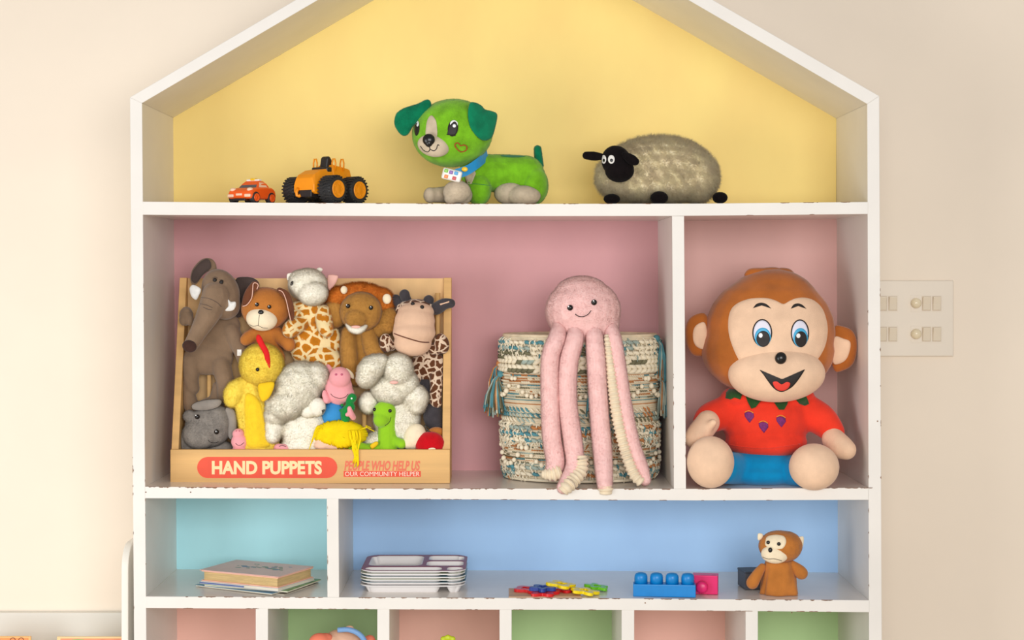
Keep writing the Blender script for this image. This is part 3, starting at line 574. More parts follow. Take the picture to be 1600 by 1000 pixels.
for y in np.arange(529, 756, 3.1):
    b.cur = 0 if random.random() < .75 else random.choice([1, 2, 3, 4]); w = [.35+.35*math.sin(j*1.9+y*7) for j in range(N+1)]
    b.tube([bpt(2*math.pi*j/N, y, w[j]) for j in range(N+1)], .0008, 4, False)
o = b.build('weft_threads', YM, bk, True); o['kind'] = 'stuff'
b = MB()                                      # frayed fringe
for (ya, yb, n, c) in ((529, 556, 560, [0]*9+[4, 1]), (664, 700, 700, [0]*12+[4, 2, 1]), (726, 750, 520, [0]*10+[1, 2, 4])):
    for i in range(n):
        th = random.uniform(-math.pi, math.pi); y = random.uniform(ya, yb); L = random.uniform(5, 13); dx = random.uniform(-5, 5)/1000/.112
        b.cur = random.choice(c); b.tube([bpt(th, y, .5), bpt(th+dx*.5, y+L*.35, random.uniform(3.5, 6.5)), bpt(th+dx, y+L, random.uniform(1.5, 5.5))], [.0012, .0014, .0008], 4, False)
o = b.build('fringe', YM, bk, True); o['kind'] = 'stuff'
pm = MB(); pm.ell((0, 0, 0), (.0037, .0034, .0040), None, 12, 8); pmo = None
def swag(th0, th1, y0, y1, n):
    global pmo
    for i in range(n):
        t = i/(n-1); th = th0+(th1-th0)*t; y = y0+(y1-y0)*4*t*(1-t); p = bpt(th, y, 5)
        if pmo is None: pmo = pm.build('pompom', M['yc'], bk, True, True); o = pmo
        else: o = pmo.copy(); C.objects.link(o)
        o.parent = bk; o.location = p-ORI[bk.name]; o.scale = [random.uniform(.85, 1.15)]*3
for a in np.arange(-1.55, 1.6, .62): swag(a, a+.56, 594, 622, 9)
for a in np.arange(-1.45, 1.6, .7): swag(a, a+.62, 704, 732, 9)
def tassel(th, py, L, n, cols, sp=.0145):
    root = bpt(th, py, 4); b = MB(); b.cur = cols[0]; b.ell(root+Vector((0, 0, -.004)), (.006, .006, .006), None, 10, 7); k = b.build('tassel', YM, bk, True)
    s = MB()
    for i in range(n):
        a = random.uniform(0, 6.28); r = random.uniform(.001, sp); e = Vector((math.cos(a)*r, math.sin(a)*r*.8, -L/1000*random.uniform(.75, 1.1))); s.cur = random.choice(cols)
        out = Vector((math.sin(th)*.008, -math.cos(th)*.004, 0)); s.tube([root+Vector((0, 0, -.003)), root+e*.25+out, root+e*.65+out*1.2+Vector((math.cos(a)*.002, 0, 0)), root+e+out*1.1], [.0010, .0015, .0015, .0013], 5)
    s.build('tassel_strands', YM, k, True)
tassel(-1.38, 585, 68, 130, [1, 1, 3, 4, 2, 0, 3], .021); tassel(1.22, 527, 68, 60, [1, 1, 2, 4], .009); tassel(1.25, 588, 66, 60, [0, 1, 2, 4], .011); tassel(-1.5, 569, 55, 20, [2, 0, 1]); tassel(.12, 560, 95, 50, [1, 3, 4, 0]);

M['opink'] = furry(mat('pink_chenille', (252, 208, 203), .95, .06, 60, sheen=.3, spec=.05), .45); M['ocream'] = plush('cream_velour', (240, 222, 192), .08)
oc = thing('octopus_plush', 'pale pink plush octopus draped over the rim of the woven basket', 'plush toy', (P(911, 600, 60).x, .06, ZS2))
oh = blob('head', [E(911, 486, 84, 59, 51, 52), E(914, 505, 80, 54, 36, 44), E(909, 462, 84, 44, 31, 40)], M['opink'], oc, 2.2, 8); hb = BV(oh); fur(oh, 44000, 2.3, .32, (0, 0, -.25), .9, .5, .6)
oq = lambda l: cr(l, 740, 410, .38)
for x, y in ((891.3, 481), (928, 472.8)): bead('eye', x, y, hb, 4.7, M['eye'], oc, .3, hl=M['hl'])
stroke('mouth', oq([(418, 212), (430, 221), (450, 223), (470, 214), (483, 198)]), hb, M['thread'], oc, .6, 1.9)
T = [([(876, 506, 66, 11), (870, 530, 42, 14), (860, 560, 34, 14.5), (860, 620, 34, 15), (862, 680, 34, 15), (868, 722, 32, 15), (864, 740, 28, 13.5)], [(878, 736, 14), (866, 740, 13), (856, 741, 10), (846, 741, 6.5)]),
     ([(900, 506, 62, 11), (898, 530, 40, 14), (888, 570, 32, 15), (887, 630, 32, 15), (895, 690, 30, 15), (898, 725, 24, 14), (888, 748, 12, 12), (880, 762, 0, 10)], [(908, 712, 11), (908, 735, 11), (896, 750, 12), (884, 763, 11), (879, 769, 8)]),
     ([(926, 506, 62, 11), (929, 530, 40, 14), (932, 570, 32, 15), (936, 640, 32, 15), (941, 700, 28, 15), (944, 740, 10, 13.5), (945, 757, 0, 12)], [(946, 758, 12.5), (946.5, 767, 12), (946.5, 773, 8.5)]),
     ([(950, 506, 68, 11), (958, 530, 44, 13), (965, 570, 38, 13), (974, 630, 36, 13), (986, 690, 34, 13), (1000, 728, 30, 12), (1008, 750, 26, 9)], [(948, 524, 5), (952, 560, 7), (958, 610, 9), (966, 660, 9.5), (977, 705, 9.5), (990, 740, 9.5), (1003, 755, 8)])]
for i, (pk, cr_) in enumerate(T):
    t = blob('tentacle', [CH(*pk)], M['opink'], oc, 1.6, 3); fur(t, 22000, 2.3, .32, (0, 0, -.3), .9, .5, .6)
    q3 = cat(cr_, 12); L = [0]
    for a, b_ in zip(q3, q3[1:]): L.append(L[-1]+math.dist(a[:2], b_[:2]))
    dt = cat(pk, 12); mbr = MB(); s_ = 0; pts = []; rs = []
    M_ = int(L[-1]/1.1)
    for j in range(M_+1):
        s_ = L[-1]*j/M_; u = np.searchsorted(L, s_, side='right')-1; u = min(u, len(q3)-2); f = (s_-L[u])/(L[u+1]-L[u]+1e-9); x, y, r = [q3[u][k]+(q3[u+1][k]-q3[u][k])*f for k in range(3)]
        d = min(dt, key=lambda a: abs(a[1]-y)+abs(a[0]-x)*.3)[2]-(8 if i == 3 else 7 if i == 1 else 5 if i == 0 else 1); rr = r*(.9+.13*math.cos(s_*2*math.pi/6.6))
        if j in (0, M_): rr *= .45
        pts.append(P(x, y, d)); rs.append(rr/1000)
    mbr.tube(pts, rs, 14); mbr.build('ribbed_underside', M['ocream'], t, True)

REST = None
# ------------------------------------------------------------------ wooden display tray for the puppets
DB = thing('puppet_display_box', 'open light wood display tray printed with hand puppets lettering on its front board', 'display box', (P(484, 755, 62).x, .062, ZS2))
def Wx(px, d): return P(px, 500, d).x
x0, x1 = Wx(266, 62), Wx(703, 62); zb = ZS2; zf = P(0, 702.5, 62).z; zt = P(0, 434, 150).z
b = MB(); b.box(x0, x1, .062, .071, zb, zf); fb = bevel(b.build('front_board', M['wood'], DB), .001)
for a, c in ((x0, x0+.0115), (x1-.0125, x1)):
    b = MB(); b.prism([(.0712, zb), (.0712, zf), (.139, zt), (.156, zt), (.156, zb)], 'x', a, c); bevel(b.build('side_board', M['wood'], DB), .0008)
b = MB(); b.box(x0+.012, x1-.013, .147, .1555, zb, zt-.001); b.build('back_board', M['wood_back'], DB)
b = MB(); b.box(x0+.012, x1-.013, .0715, .147, zb, zb+.008); b.build('bottom_board', M['wood'], DB)
for px, d, top in ((327, 128, 560), (590, 128, 520), (684, 128, 458), (420, 128, 545), (500, 128, 545), (569, 112, 640)):
    g = P(px, top, d); b = MB(); b.tube([(g.x, d/1000, zb+.008), (g.x, d/1000, g.z)], .004, 10); b.build('peg', M['wood'], DB, True)
pill = []
for cx, a0 in ((510.5, -90), (324.5, 90)):
    for i in range(13): a = math.radians(a0+180*i/12); pill.append((cx+16.5*math.cos(a), 730.5+16.5*math.sin(a)))
b = MB(); b.prism([(P(x, y, 62).x, P(x, y, 62).z) for x, y in pill], 'y', .06165, .0622); lb = b.build('title_label', M['red'], fb)
text('lettering', 'HAND PUPPETS', 331, 503, 720, 741.5, 61.55, M['cream_print'], fb, .042)
text('lettering', 'PEOPLE WHO HELP US', 538, 656.5, 720, 735.5, 61.8, M['faded_red'], fb, .03, .22)
b = MB(); g0, g1 = P(537, 745, 62), P(657.5, 735.8, 62); b.box(g0.x, g1.x, .0617, .0622, g0.z, g1.z); b.build('subtitle_label', M['red'], fb)
text('lettering', 'OUR COMMUNITY HELPER', 539, 655.5, 737, 744, 61.55, M['pale_print'], fb, 0)

# ------------------------------------------------------------------ hand puppets
def in_tray(v):
    if v.z < zb+.0085 and .06 < v.y < .15: v.z = zb+.0085
    if v.z < zf and v.y < .0716: v.y = .0716
    if v.z < zt and v.y > .1465: v.y = .1465
    if v.y > .071+(v.z-zf)/(zt-zf)*.068: v.x = min(max(v.x, x0+.0122), x1-.0132)
    return v
REST = in_tray
GP = 'hand puppets in the wooden display tray'
def puppet(name, label, px, py, d, catg='puppet'): return thing(name, label, catg, P(px, py, d), GP)
c1 = lambda l: cr(l, 260, 390, .18); c2 = lambda l: cr(l, 480, 400, .2); c3 = lambda l: cr(l, 260, 550, .21); c4 = lambda l: cr(l, 470, 550, .21)
M['eleph'] = mat('taupe_velour', (136, 112, 90), .9, .14, 40, .4, 500, sheen=.3, spec=.1); M['eleph_dark'] = mat('dark_ear_velour', (78, 66, 62), .9, .15, 40, .3, 500, sheen=.2, spec=.1); M['darkbrown'] = plush('dark_brown_plush', (66, 44, 38)); M['silver'] = mat('silver_satin', (232, 230, 226), .35, .1, 90, .4, 200)
# elephant
e = puppet('elephant_puppet', 'taupe elephant hand puppet with white tusks and long trunk, tallest at the tray\'s left end', 340, 600, 118)
hd = blob('head', [E(345, 456, 108, 29, 37, 26, -22), E(352, 476, 106, 24, 24, 24), CH((338, 462, 92, 23), (326, 490, 82, 19), (311, 517, 76, 14), (299, 538, 72, 12))], M['eleph'], e, 1.5, 5); hb = BV(hd)
a_ = pad('ear', c1([(220, 300), (208, 240), (228, 170), (285, 100), (345, 72), (400, 85), (432, 130), (432, 185), (390, 180), (320, 220), (260, 300)]), 124, 7, M['eleph'], e); pad('ear_lining', c1([(225, 280), (215, 240), (235, 175), (290, 110), (345, 80), (380, 100), (385, 160), (330, 205), (262, 285)]), 116, 3, M['eleph_dark'], a_)
pad('ear', c1([(600, 262), (680, 236), (760, 250), (808, 300), (780, 400), (710, 460), (662, 560), (620, 592), (575, 575), (600, 430)]), 126, 6, M['eleph_dark'], e)
pad('tusk', c1([(200, 350), (210, 318), (238, 305), (300, 342), (285, 395), (258, 437), (218, 408)]), 84, 3.5, M['silver'], e, 3); pad('tusk', c1([(532, 430), (560, 452), (600, 452), (604, 490), (575, 530), (508, 530), (536, 490)]), 84, 3.5, M['silver'], e, 3)
for x, y in ((421, 265), (476, 285)): bead('eye', *c1([(x, y)])[0], hb, 3.4, M['blackf'], e, .2)
for l in ([(395, 250), (420, 238), (445, 245)], [(455, 262), (480, 262), (497, 275)], [(300, 415), (370, 425), (440, 460), (478, 498)], [(290, 470), (345, 480), (400, 505)], [(320, 500), (360, 518), (395, 522)]): stroke('seam', c1(l), hb, M['eleph_dark'], e, .4, .1)
p, n = cast(hb, 296, 541); b = MB(); b.ell(p, (.0118, .0035, .0098), Matrix.Rotation(.3, 4, 'Y')); b.build('trunk_tip', M['darkbrown'], e, True)
tb = blob('body', [E(334, 530, 122, 36, 42, 14, -8), E(350, 510, 122, 26, 24, 12), E(325, 560, 118, 40, 26, 13), CH((360, 515, 120, 14), (375, 545, 112, 12), (384, 572, 112, 10)), CH((300, 565, 116, 15), (299, 592, 112, 12), (302, 607, 112, 10)), CH((345, 570, 116, 16), (352, 598, 112, 14), (350, 620, 112, 11)), CH((291, 600, 118, 10), (296, 625, 116, 12), (302, 640, 114, 12)), CH((320, 640, 124, 16), (338, 628, 122, 14), (340, 604, 122, 8))], M['eleph'], e, 1.8, 5)
blob('arm', [E(291, 494, 104, 11, 15, 10), E(287, 500, 98, 7, 9, 6), E(297, 500, 98, 6, 9, 6), E(292, 486, 98, 6, 5, 5)], M['eleph'], e, 1.2, 3)
b = MB(); g = P(374, 551, 100); b.box(g.x-.0035, g.x+.0035, g.y-.0006, g.y+.0006, g.z-.005, g.z+.005, None); b.build('cloth_tag', M['felt_white'], e)
# dog
M['dogb'] = plush('chestnut_plush', (192, 120, 54), .14, 40); M['dogc'] = plush('cream_fleece', (250, 232, 200), .06); M['pipe'] = mat('pink_piping', (232, 186, 166), .7); M['dogear'] = plush('dark_brown_velour', (112, 66, 44), .2, 50)
e = puppet('dog_puppet', 'chestnut dog hand puppet with cream muzzle beside the taupe elephant', 416, 560, 112)
hd = ellip('head', E(415, 482, 104, 38, 33, 27, 4), M['dogb'], e, 40, 26); mz = ellip('muzzle', E(409, 498.5, 86, 24.5, 18.5, 17, 8), M['dogc'], e, 32, 20); hb = BV(hd); hm = BV(mz, hd)
fur(hd, 5000, 1.2, .3)
b = MB(); p, n = cast(hm, 407.6, 488); b.ell(p, (.0046, .003, .004)); b.build('nose', M['black'], e, True)
for x, y in ((401.7, 476), (420.7, 479.5)): bead('eye', x, y, hb, 3.3, M['eye'], e, .3, hl=M['hl'])
stroke('mouth', c1([(807, 565), (802, 610), (797, 660)]), hm, M['thread'], e, .4); stroke('mouth', c1([(720, 650), (755, 664), (797, 660), (835, 678), (880, 682)]), hm, M['thread'], e, .4)
for l, pp in (([(662, 492), (660, 430), (690, 350), (745, 282), (785, 275), (806, 305), (795, 350), (765, 350), (745, 420), (705, 480)], [(662, 492), (700, 478), (740, 420), (750, 340), (755, 295), (780, 290), (797, 310), (785, 345)]), ([(958, 350), (975, 330), (1010, 338), (1065, 375), (1102, 480), (1108, 590), (1085, 615), (1058, 520), (1035, 430), (1000, 375)], [(975, 352), (1010, 370), (1040, 440), (1060, 530), (1078, 612)])):
    er_ = pad('ear', c1(l), 84, 4, M['dogear'], e, 3); b = MB(); b.tube([P(*t, 79.5) for t in cat(c1(pp), 5)], .0008, 6); b.build('ear_piping', M['pipe'], er_, True)
bd = blob('body', [E(417, 528, 114, 23, 26, 14), CH((405, 520, 112, 12), (390, 527, 104, 11), (383, 532, 100, 9)), CH((430, 520, 112, 12), (446, 532, 104, 12), (452, 540, 100, 10)), E(420, 560, 116, 26, 26, 12)], M['dogb'], e, 1.5, 4)
fur(bd, 4000, 1.2, .3)
# giraffe
M['gspot'] = spots('ochre_giraffe_cloth', (206, 128, 28), (246, 222, 168), 66, .10); M['cowspot'] = spots('brown_patch_cloth', (104, 62, 38), (228, 202, 176), 84, .075); M['wfur'] = furry(mat('white_fur', (254, 248, 234), 1, .03, 60, spec=.05, sheen=.1), .6); M['pinkin'] = mat('pink_ear_satin', (244, 190, 178), .7, .06)
e = puppet('giraffe_puppet', 'white-headed giraffe hand puppet with ochre patches, middle of the tray\'s back row', 492, 560, 112)
hd = blob('head', [E(481, 445, 108, 30, 25, 24), E(489, 458, 92, 23, 19, 18), E(470, 438, 110, 18, 16, 18)], M['wfur'], e, 1.5, 4); hb = BV(hd); fur(hd, 14000, 3.2, .35, (0, 0, -.2), .8)
pad('ear', c2([(160, 160), (175, 146), (230, 150), (242, 165), (225, 210), (195, 250), (175, 270), (158, 230)]), 112, 3, M['pinkin'], e, 3); pad('ear', c1([(1045, 225), (1060, 205), (1110, 205), (1120, 235), (1075, 262), (1050, 265)]), 112, 3, M['wfur'], e, 3); pad('ear', c2([(70, 110), (85, 92), (110, 92), (122, 110), (100, 125)]), 116, 3, M['wfur'], e, 3)
patch('eye', c1(ellp(1088, 292, 11, 22, 20)), hb, M['blackf'], e, 2.6)
bd = blob('body', [E(492, 535, 116, 42, 46, 16), E(490, 492, 114, 34, 18, 18), E(480, 480, 112, 28, 12, 18), CH((470, 505, 104, 13), (458, 512, 94, 14), (452, 517, 90, 12)), CH((505, 490, 102, 14), (508, 510, 92, 13), (512, 518, 90, 10)), E(505, 565, 108, 30, 26, 16)], M['gspot'], e, 1.6, 4); fur(bd, 14000, 1.4, .3)
# lion
M['liontan'] = mat('tan_lion_plush', (186, 134, 66), .95, .16, 40, .4, 600, sheen=.2, spec=.08); M['mane'] = furry(mat('orange_mane_fur', (212, 124, 50), 1, .2, 50, spec=.05), .3)
e = puppet('lion_puppet', 'tan lion hand puppet with an orange mane and dark glass eyes', 565, 560, 112)
mn = blob('mane', [E(562, 468, 118, 44, 26, 20), E(528, 468, 116, 18, 20, 16), E(598, 476, 116, 18, 26, 16)], M['mane'], e, 1.6, 4); fur(mn, 9000, 5, .4, (0, 0, .05), .9)
hd = blob('head', [E(564, 487, 96, 33, 31, 24), E(557, 497, 80, 18, 16, 15)], M['liontan'], e, 1.4, 4); hb = BV(hd); fur(hd, 9000, 2, .3, (0, 0, -.2), .8)
ck = blob('cheek_ruff', [E(524, 490, 110, 20, 23, 14, 12), E(603, 500, 110, 20, 23, 14, -10), E(590, 515, 112, 14, 14, 12)], M['liontan'], e, 1.6, 4); fur(ck, 8000, 3.5, .35, (0, 0, -.4), .8)
for x, y, r in ((537.5, 453, 5.5), (604.5, 467, 7)): ea_ = ellip('ear', E(x, y, 98, r, r*1.15, 4), M['dogc'], e, 16, 10)
for x, y in ((544.6, 478.6), (579.2, 481)): bead('eye', x, y, hb, 3.6, M['eye'], e, .5, hl=M['hl'])
ch_ = blob('chin', [CH((543, 507, 82, 3), (549, 514, 74, 4.5), (558, 517, 70, 5), (566, 514, 74, 4.5), (572, 508, 82, 3))], M['wfur'], e, 1.1, 2); fur(ch_, 1800, 2, .3)
b = MB(); b.ell(P(556, 510.5, 68), (.0078, .0028, .0022)); b.build('lips', M['pinkin'], e, True)
bd = blob('body', [E(562, 540, 118, 30, 38, 15), CH((545, 520, 108, 12), (545, 550, 104, 14), (548, 580, 104, 13)), CH((575, 520, 108, 13), (582, 545, 104, 14), (590, 555, 104, 12)), E(560, 580, 112, 28, 24, 15)], M['liontan'], e, 1.6, 4); fur(bd, 12000, 2.6, .35, (0, 0, -.6), .7)
# brown patched giraffe with pink muzzle
M['skinp'] = mat('pale_pink_plush', (232, 192, 162), .9, .06, 40, .4, 600, sheen=.2, spec=.1); M['char'] = plush('charcoal_plush', (66, 62, 66), .15)
e = puppet('calf_puppet', 'brown-patched puppet with a big pale pink muzzle and charcoal horns, back row right', 655, 580, 112)
cap = blob('crown', [E(650, 484, 112, 33, 17, 20)], M['cowspot'], e, 1.4, 3)
hd = blob('muzzle', [E(648, 502, 96, 32, 26, 26), E(647, 520, 90, 34, 20, 26), E(645, 536, 92, 30, 21, 24), E(650, 487, 100, 29, 15, 22), E(647, 515, 94, 33, 32, 25)], M['skinp'], e, 1.5, 14); hb = BV(hd)
mo = MB(); W3 = [cast(hb, x, y)[0] for x, y in cat(c2([(680, 606), (740, 628), (860, 665), (915, 674), (952, 674)]), 8)]; mo.tube([w+Vector((0, -.0005, 0)) for w in W3], .0010, 6); mo.build('mouth', M['dogear'], e, True)
for x, y in ((645, 475.4), (659.4, 480.2)): bead('eye', x, y, hb, 3.3, M['blackf'], e, .2)
for pr in ([CH((640, 474, 114, 6), (634, 466, 112, 8), (632, 460, 110, 8.5))], [CH((664, 482, 112, 6), (668, 474, 110, 8.5), (670, 469, 110, 8.5))]): blob('horn', pr, M['char'], e, 1.2, 2)
blob('ear', [CH((632, 476, 118, 5), (622, 472, 116, 9), (617, 467, 116, 8)), E(622, 480, 116, 7, 7, 6)], M['char'], e, 1.2, 2)
a_ = blob('ear', [CH((672, 482, 112, 5), (682, 482, 106, 10), (694, 475, 100, 9), (706, 474, 98, 7))], M['char'], e, 1.2, 2); patch('ear_slit', [(687, 474.5), (702, 470), (702, 472.5), (688, 477)], BV(a_), M['skinp'], a_, .5, 0, 2)
blob('arm', [E(603, 536, 96, 10.5, 15, 9, -5), E(612, 540, 104, 10, 9, 9)], M['cowspot'], e, 1.4, 3); blob('arm', [E(690, 537, 96, 12, 16.5, 9, -15), E(680, 545, 104, 12, 10, 9)], M['cowspot'], e, 1.4, 3)
blob('body', [E(668, 572, 116, 27, 26, 14), E(685, 570, 112, 10, 18, 12), CH((682, 588, 106, 11), (681, 610, 100, 10), (680, 624, 98, 10), (683, 630, 98, 8)), CH((652, 580, 108, 9), (652, 594, 104, 6))], M['cowspot'], e, 1.5, 4)
blob('hoof', [E(666, 609, 112, 12, 20, 9), E(660, 600, 114, 10, 10, 9)], M['char'], e, 1.5, 3); blob('hoof', [E(677, 650, 104, 16, 21, 12), E(684, 666, 104, 10, 10, 11)], M['char'], e, 1.5, 3)
# grey elephant lying low
M['grey'] = mat('grey_plush', (150, 142, 134), .95, .16, 40, .5, 600, sheen=.2, spec=.06)
e = puppet('grey_elephant_puppet', 'small grey elephant hand puppet slumped in the tray\'s lower left corner', 322, 700, 95)
hd = blob('head', [E(325, 668, 96, 36, 31, 20), E(312, 678, 86, 26, 24, 15), E(340, 660, 98, 24, 26, 18), E(296, 650, 92, 10, 9, 8)], M['grey'], e, 1.5, 5); hb = BV(hd); fur(hd, 14000, 2.2, .35, (0, 0, -.2), .9)
fur(pad('ear', c3([(188, 400), (220, 375), (300, 355), (390, 352), (412, 375), (380, 412), (290, 436), (205, 430)]), 86, 6, M['grey'], e), 3500, 1.6, .3)
fur(pad('ear', c3([(440, 420), (490, 420), (518, 460), (525, 530), (515, 610), (478, 650), (450, 600), (440, 510)]), 92, 6, M['grey'], e), 3000, 1.6, .3)
for x, y in ((309, 652), (338.3, 674.5)): bead('eye', x, y, hb, 4, M['eye'], e, .5, hl=M['hl'])
stroke('mouth', c3([(310, 655), (330, 672), (365, 676), (388, 668)]), hb, M['thread'], e, .4, 1.6)
fur(blob('body', [E(287, 688, 104, 14, 18, 14), E(300, 700, 108, 22, 18, 14), E(340, 702, 108, 26, 14, 14)], M['grey'], e, 1.5, 3), 5000, 2.2, .35)
# chick
M['chick'] = furry(mat('yellow_fur', (254, 224, 92), 1, .06, 40, spec=.05, sheen=.15), .45); M['ruff'] = plush('deep_yellow_plush', (252, 212, 46), .06); M['beak'] = mat('yellow_felt', (250, 204, 20), .9, .06, 60, .4, 500); M['comb'] = mat('red_felt', (222, 16, 20), .85, .08, 60, .3, 400)
e = puppet('chick_puppet', 'fluffy yellow chick hand puppet with a red felt comb', 402, 700, 88)
hd = blob('head', [E(409, 571, 88, 35, 35, 27)], M['chick'], e, 1.6, 4); hb = BV(hd); fur(hd, 16000, 3, .35, (0, 0, -.2), .8)
bd = blob('body', [CH((394, 610, 96, 24), (398, 645, 94, 25), (402, 705, 94, 25)), E(420, 690, 92, 16, 24, 16), CH((385, 600, 92, 14), (368, 612, 84, 17), (363, 625, 84, 13)), CH((378, 620, 90, 14), (384, 660, 88, 12), (388, 690, 88, 12))], M['chick'], e, 1.6, 4); fur(bd, 16000, 3, .35, (0, 0, -.4), .8)
pad('beak', c3([(682, 245), (725, 228), (800, 224), (795, 280), (768, 335), (738, 362), (712, 366), (690, 325)]), 58, 6, M['beak'], e, 3); bead('eye', 403, 577, hb, 3, M['eye'], e, .9)
pad('comb', [(403, 537), (400, 528), (403, 522.5), (408, 526), (413, 536), (420, 549), (422.5, 566), (421, 576), (415, 566), (412, 553)], 64, 3.2, M['comb'], e, 3)
patch('chest_ruff', c3(cat([(590, 310), (650, 320), (700, 380), (725, 500), (745, 620), (770, 700), (690, 712), (600, 700), (585, 560), (580, 420)], 3, True)), BV(bd), M['ruff'], e, 1.1, .2, 6)
# white lamb
e = puppet('lamb_puppet', 'large fluffy white lamb hand puppet leaning beside the yellow chick', 465, 700, 90)
hd = blob('head', [E(466, 606, 86, 36, 42, 28, 25), E(447, 632, 80, 32, 24, 26, -10), E(494, 590, 88, 20, 24, 20), E(430, 650, 82, 18, 16, 16)], M['wfur'], e, 2, 5); fur(hd, 26000, 4.6, .4, (0, -.1, -.3), .95, .5)
bd = blob('body', [E(478, 676, 96, 38, 38, 24), E(428, 666, 84, 15, 22, 15), E(426, 680, 80, 12, 13, 13), E(470, 700, 92, 34, 16, 22)], M['wfur'], e, 2, 5); fur(bd, 14000, 3.6, .4, (0, -.1, -.4), .9)
pw = blob('paw', [E(495, 636, 74, 14, 15, 11), E(482, 642, 78, 14, 11, 11)], M['wfur'], e, 1.4, 3); fur(pw, 3000, 1.8, .3); patch('claw_pad', c4([(165, 440), (182, 428), (190, 440), (180, 458), (160, 462)]), BV(pw), M['blackf'], pw, 1.5, 0, 3)
# white rabbit
e = puppet('rabbit_puppet', 'fluffy white long-eared hand puppet sitting behind the lime green dinosaur', 615, 690, 96)
hd = blob('head', [E(613, 608, 92, 33, 25, 24), E(622, 578, 80, 23, 26, 20), E(632, 600, 90, 22, 22, 20)], M['wfur'], e, 1.8, 4); hb = BV(hd); fur(hd, 18000, 3.8, .4, (0, 0, -.3), .85)
fur(blob('ear', [CH((594, 566, 78, 13), (580, 576, 74, 19), (572, 592, 72, 15))], M['wfur'], e, 1.6, 3), 9000, 3.8, .4, (-.2, 0, -.4), .8)
b = MB(); b.ell(P(615.5, 597.5, 61), (.007, .003, .003)); b.build('nose', M['pinkin'], e, True)
fur(blob('body', [E(620, 655, 102, 36, 40, 20), CH((640, 618, 96, 19), (652, 620, 90, 17), (650, 635, 92, 14)), E(575, 629, 92, 15, 17, 12), E(600, 690, 100, 34, 18, 18), E(640, 680, 98, 18, 20, 18)], M['wfur'], e, 1.8, 4), 22000, 4, .4, (0, 0, -.35), .9)
# pink pig puppet
M['pig'] = mat('pig_pink', (244, 166, 172), .75, .05, 30, .3, 500, sheen=.2, spec=.15); M['pigblue'] = mat('blue_shirt_cloth', (52, 142, 206), .9, .12, 50, .5, 400); M['dino_g'] = plush('deep_green_plush', (22, 140, 62), .12); M['nost'] = mat('nostril_pink', (196, 96, 124), .8)
e = puppet('pig_puppet', 'pink pig hand puppet in a blue outfit', 528, 690, 84)
hd = blob('head', [E(529, 607, 86, 22, 26, 17), E(531, 590, 76, 17, 17, 15), E(533, 615, 84, 21, 15, 16)], M['pig'], e, 1.2, 4); hb = BV(hd)
for x, y in ((525.2, 585.2), (534, 585.2)): bead('nostril', x, y, hb, 1.9, M['nost'], e, .1)
stroke('mouth', c4([(222, 310), (245, 332), (290, 345), (330, 335), (352, 312)]), hb, M['thread'], e, .5)
pad('ear', [(509, 578), (510, 570), (515, 570), (520, 578), (516, 585)], 92, 2.5, M['pig'], e, 3); pad('ear', [(540, 576), (545, 577), (552, 584), (553, 592), (546, 588)], 90, 2, M['dogc'], e, 3)
blob('hand', [CH((512, 625, 80, 6), (508, 618, 76, 5), (507, 612, 76, 3)), E(509, 626, 76, 6, 5, 5)], M['pig'], e, 1, 2)
blob('outfit', [E(522, 648, 90, 19, 22, 14), E(522, 668, 90, 22, 14, 14), E(520, 690, 92, 18, 16, 12)], M['pigblue'], e, 1.4, 4)
hnd = blob('hand', [CH((552, 652, 72, 4.5), (548, 646, 66, 5), (546, 638, 64, 3.5)), CH((548, 646, 66, 4.5), (542, 648, 64, 3))], M['pig'], e, .9, 2)
t = thing('dinosaur_toy', 'tiny deep green dinosaur soft toy held by the pink pig puppet', 'soft toy', P(543, 640, 74))
db_ = blob('body', [CH((547, 636, 74, 8), (541, 645, 76, 9), (540, 655, 78, 7)), CH((546, 628, 74, 6), (549, 623, 72, 7.5), (551, 621, 70, 7)), CH((536, 642, 76, 3.5), (532, 641, 76, 2.5))], M['dino_g'], t, 1, 2)
bead('eye', 549.5, 622.5, BV(db_), 1.6, M['hl'], t, .4)
for x, y in ((539.5, 617), (536, 624), (533, 633)): ellip('back_spike', E(x+1.5, y, 75, 2.6, 2.2, 2), M['dino_g'], t, 10, 6)
# mini pigs
e = puppet('small_pig_puppet', 'tiny pink pig finger puppet between the grey elephant and the chick', 375, 700, 76)
hd = blob('head', [E(374.5, 690, 78, 13.5, 13, 11), E(372.5, 678, 76, 9.5, 8.5, 9), E(375, 702, 80, 12, 8, 10)], M['pig'], e, 1, 3); hb = BV(hd)
for x in (369.3, 374): bead('nostril', x, 673.5, hb, 1, M['nost'], e, .1)
stroke('mouth', [(368, 692.5), (371.5, 695.5), (376, 695.5), (381, 691.5)], hb, M['thread'], e, .45)
e = puppet('pink_finger_puppet', 'pink finger puppet barely showing above the front board under the lamb', 443, 700, 78)
hd = blob('head', [E(442, 702, 80, 15, 8.5, 10), E(436, 699, 78, 8, 6, 7)], M['pig'], e, 1, 3); hb = BV(hd); stroke('mouth', [(436, 697.5), (441, 696.3), (447, 698)], hb, M['thread'], e, .4)
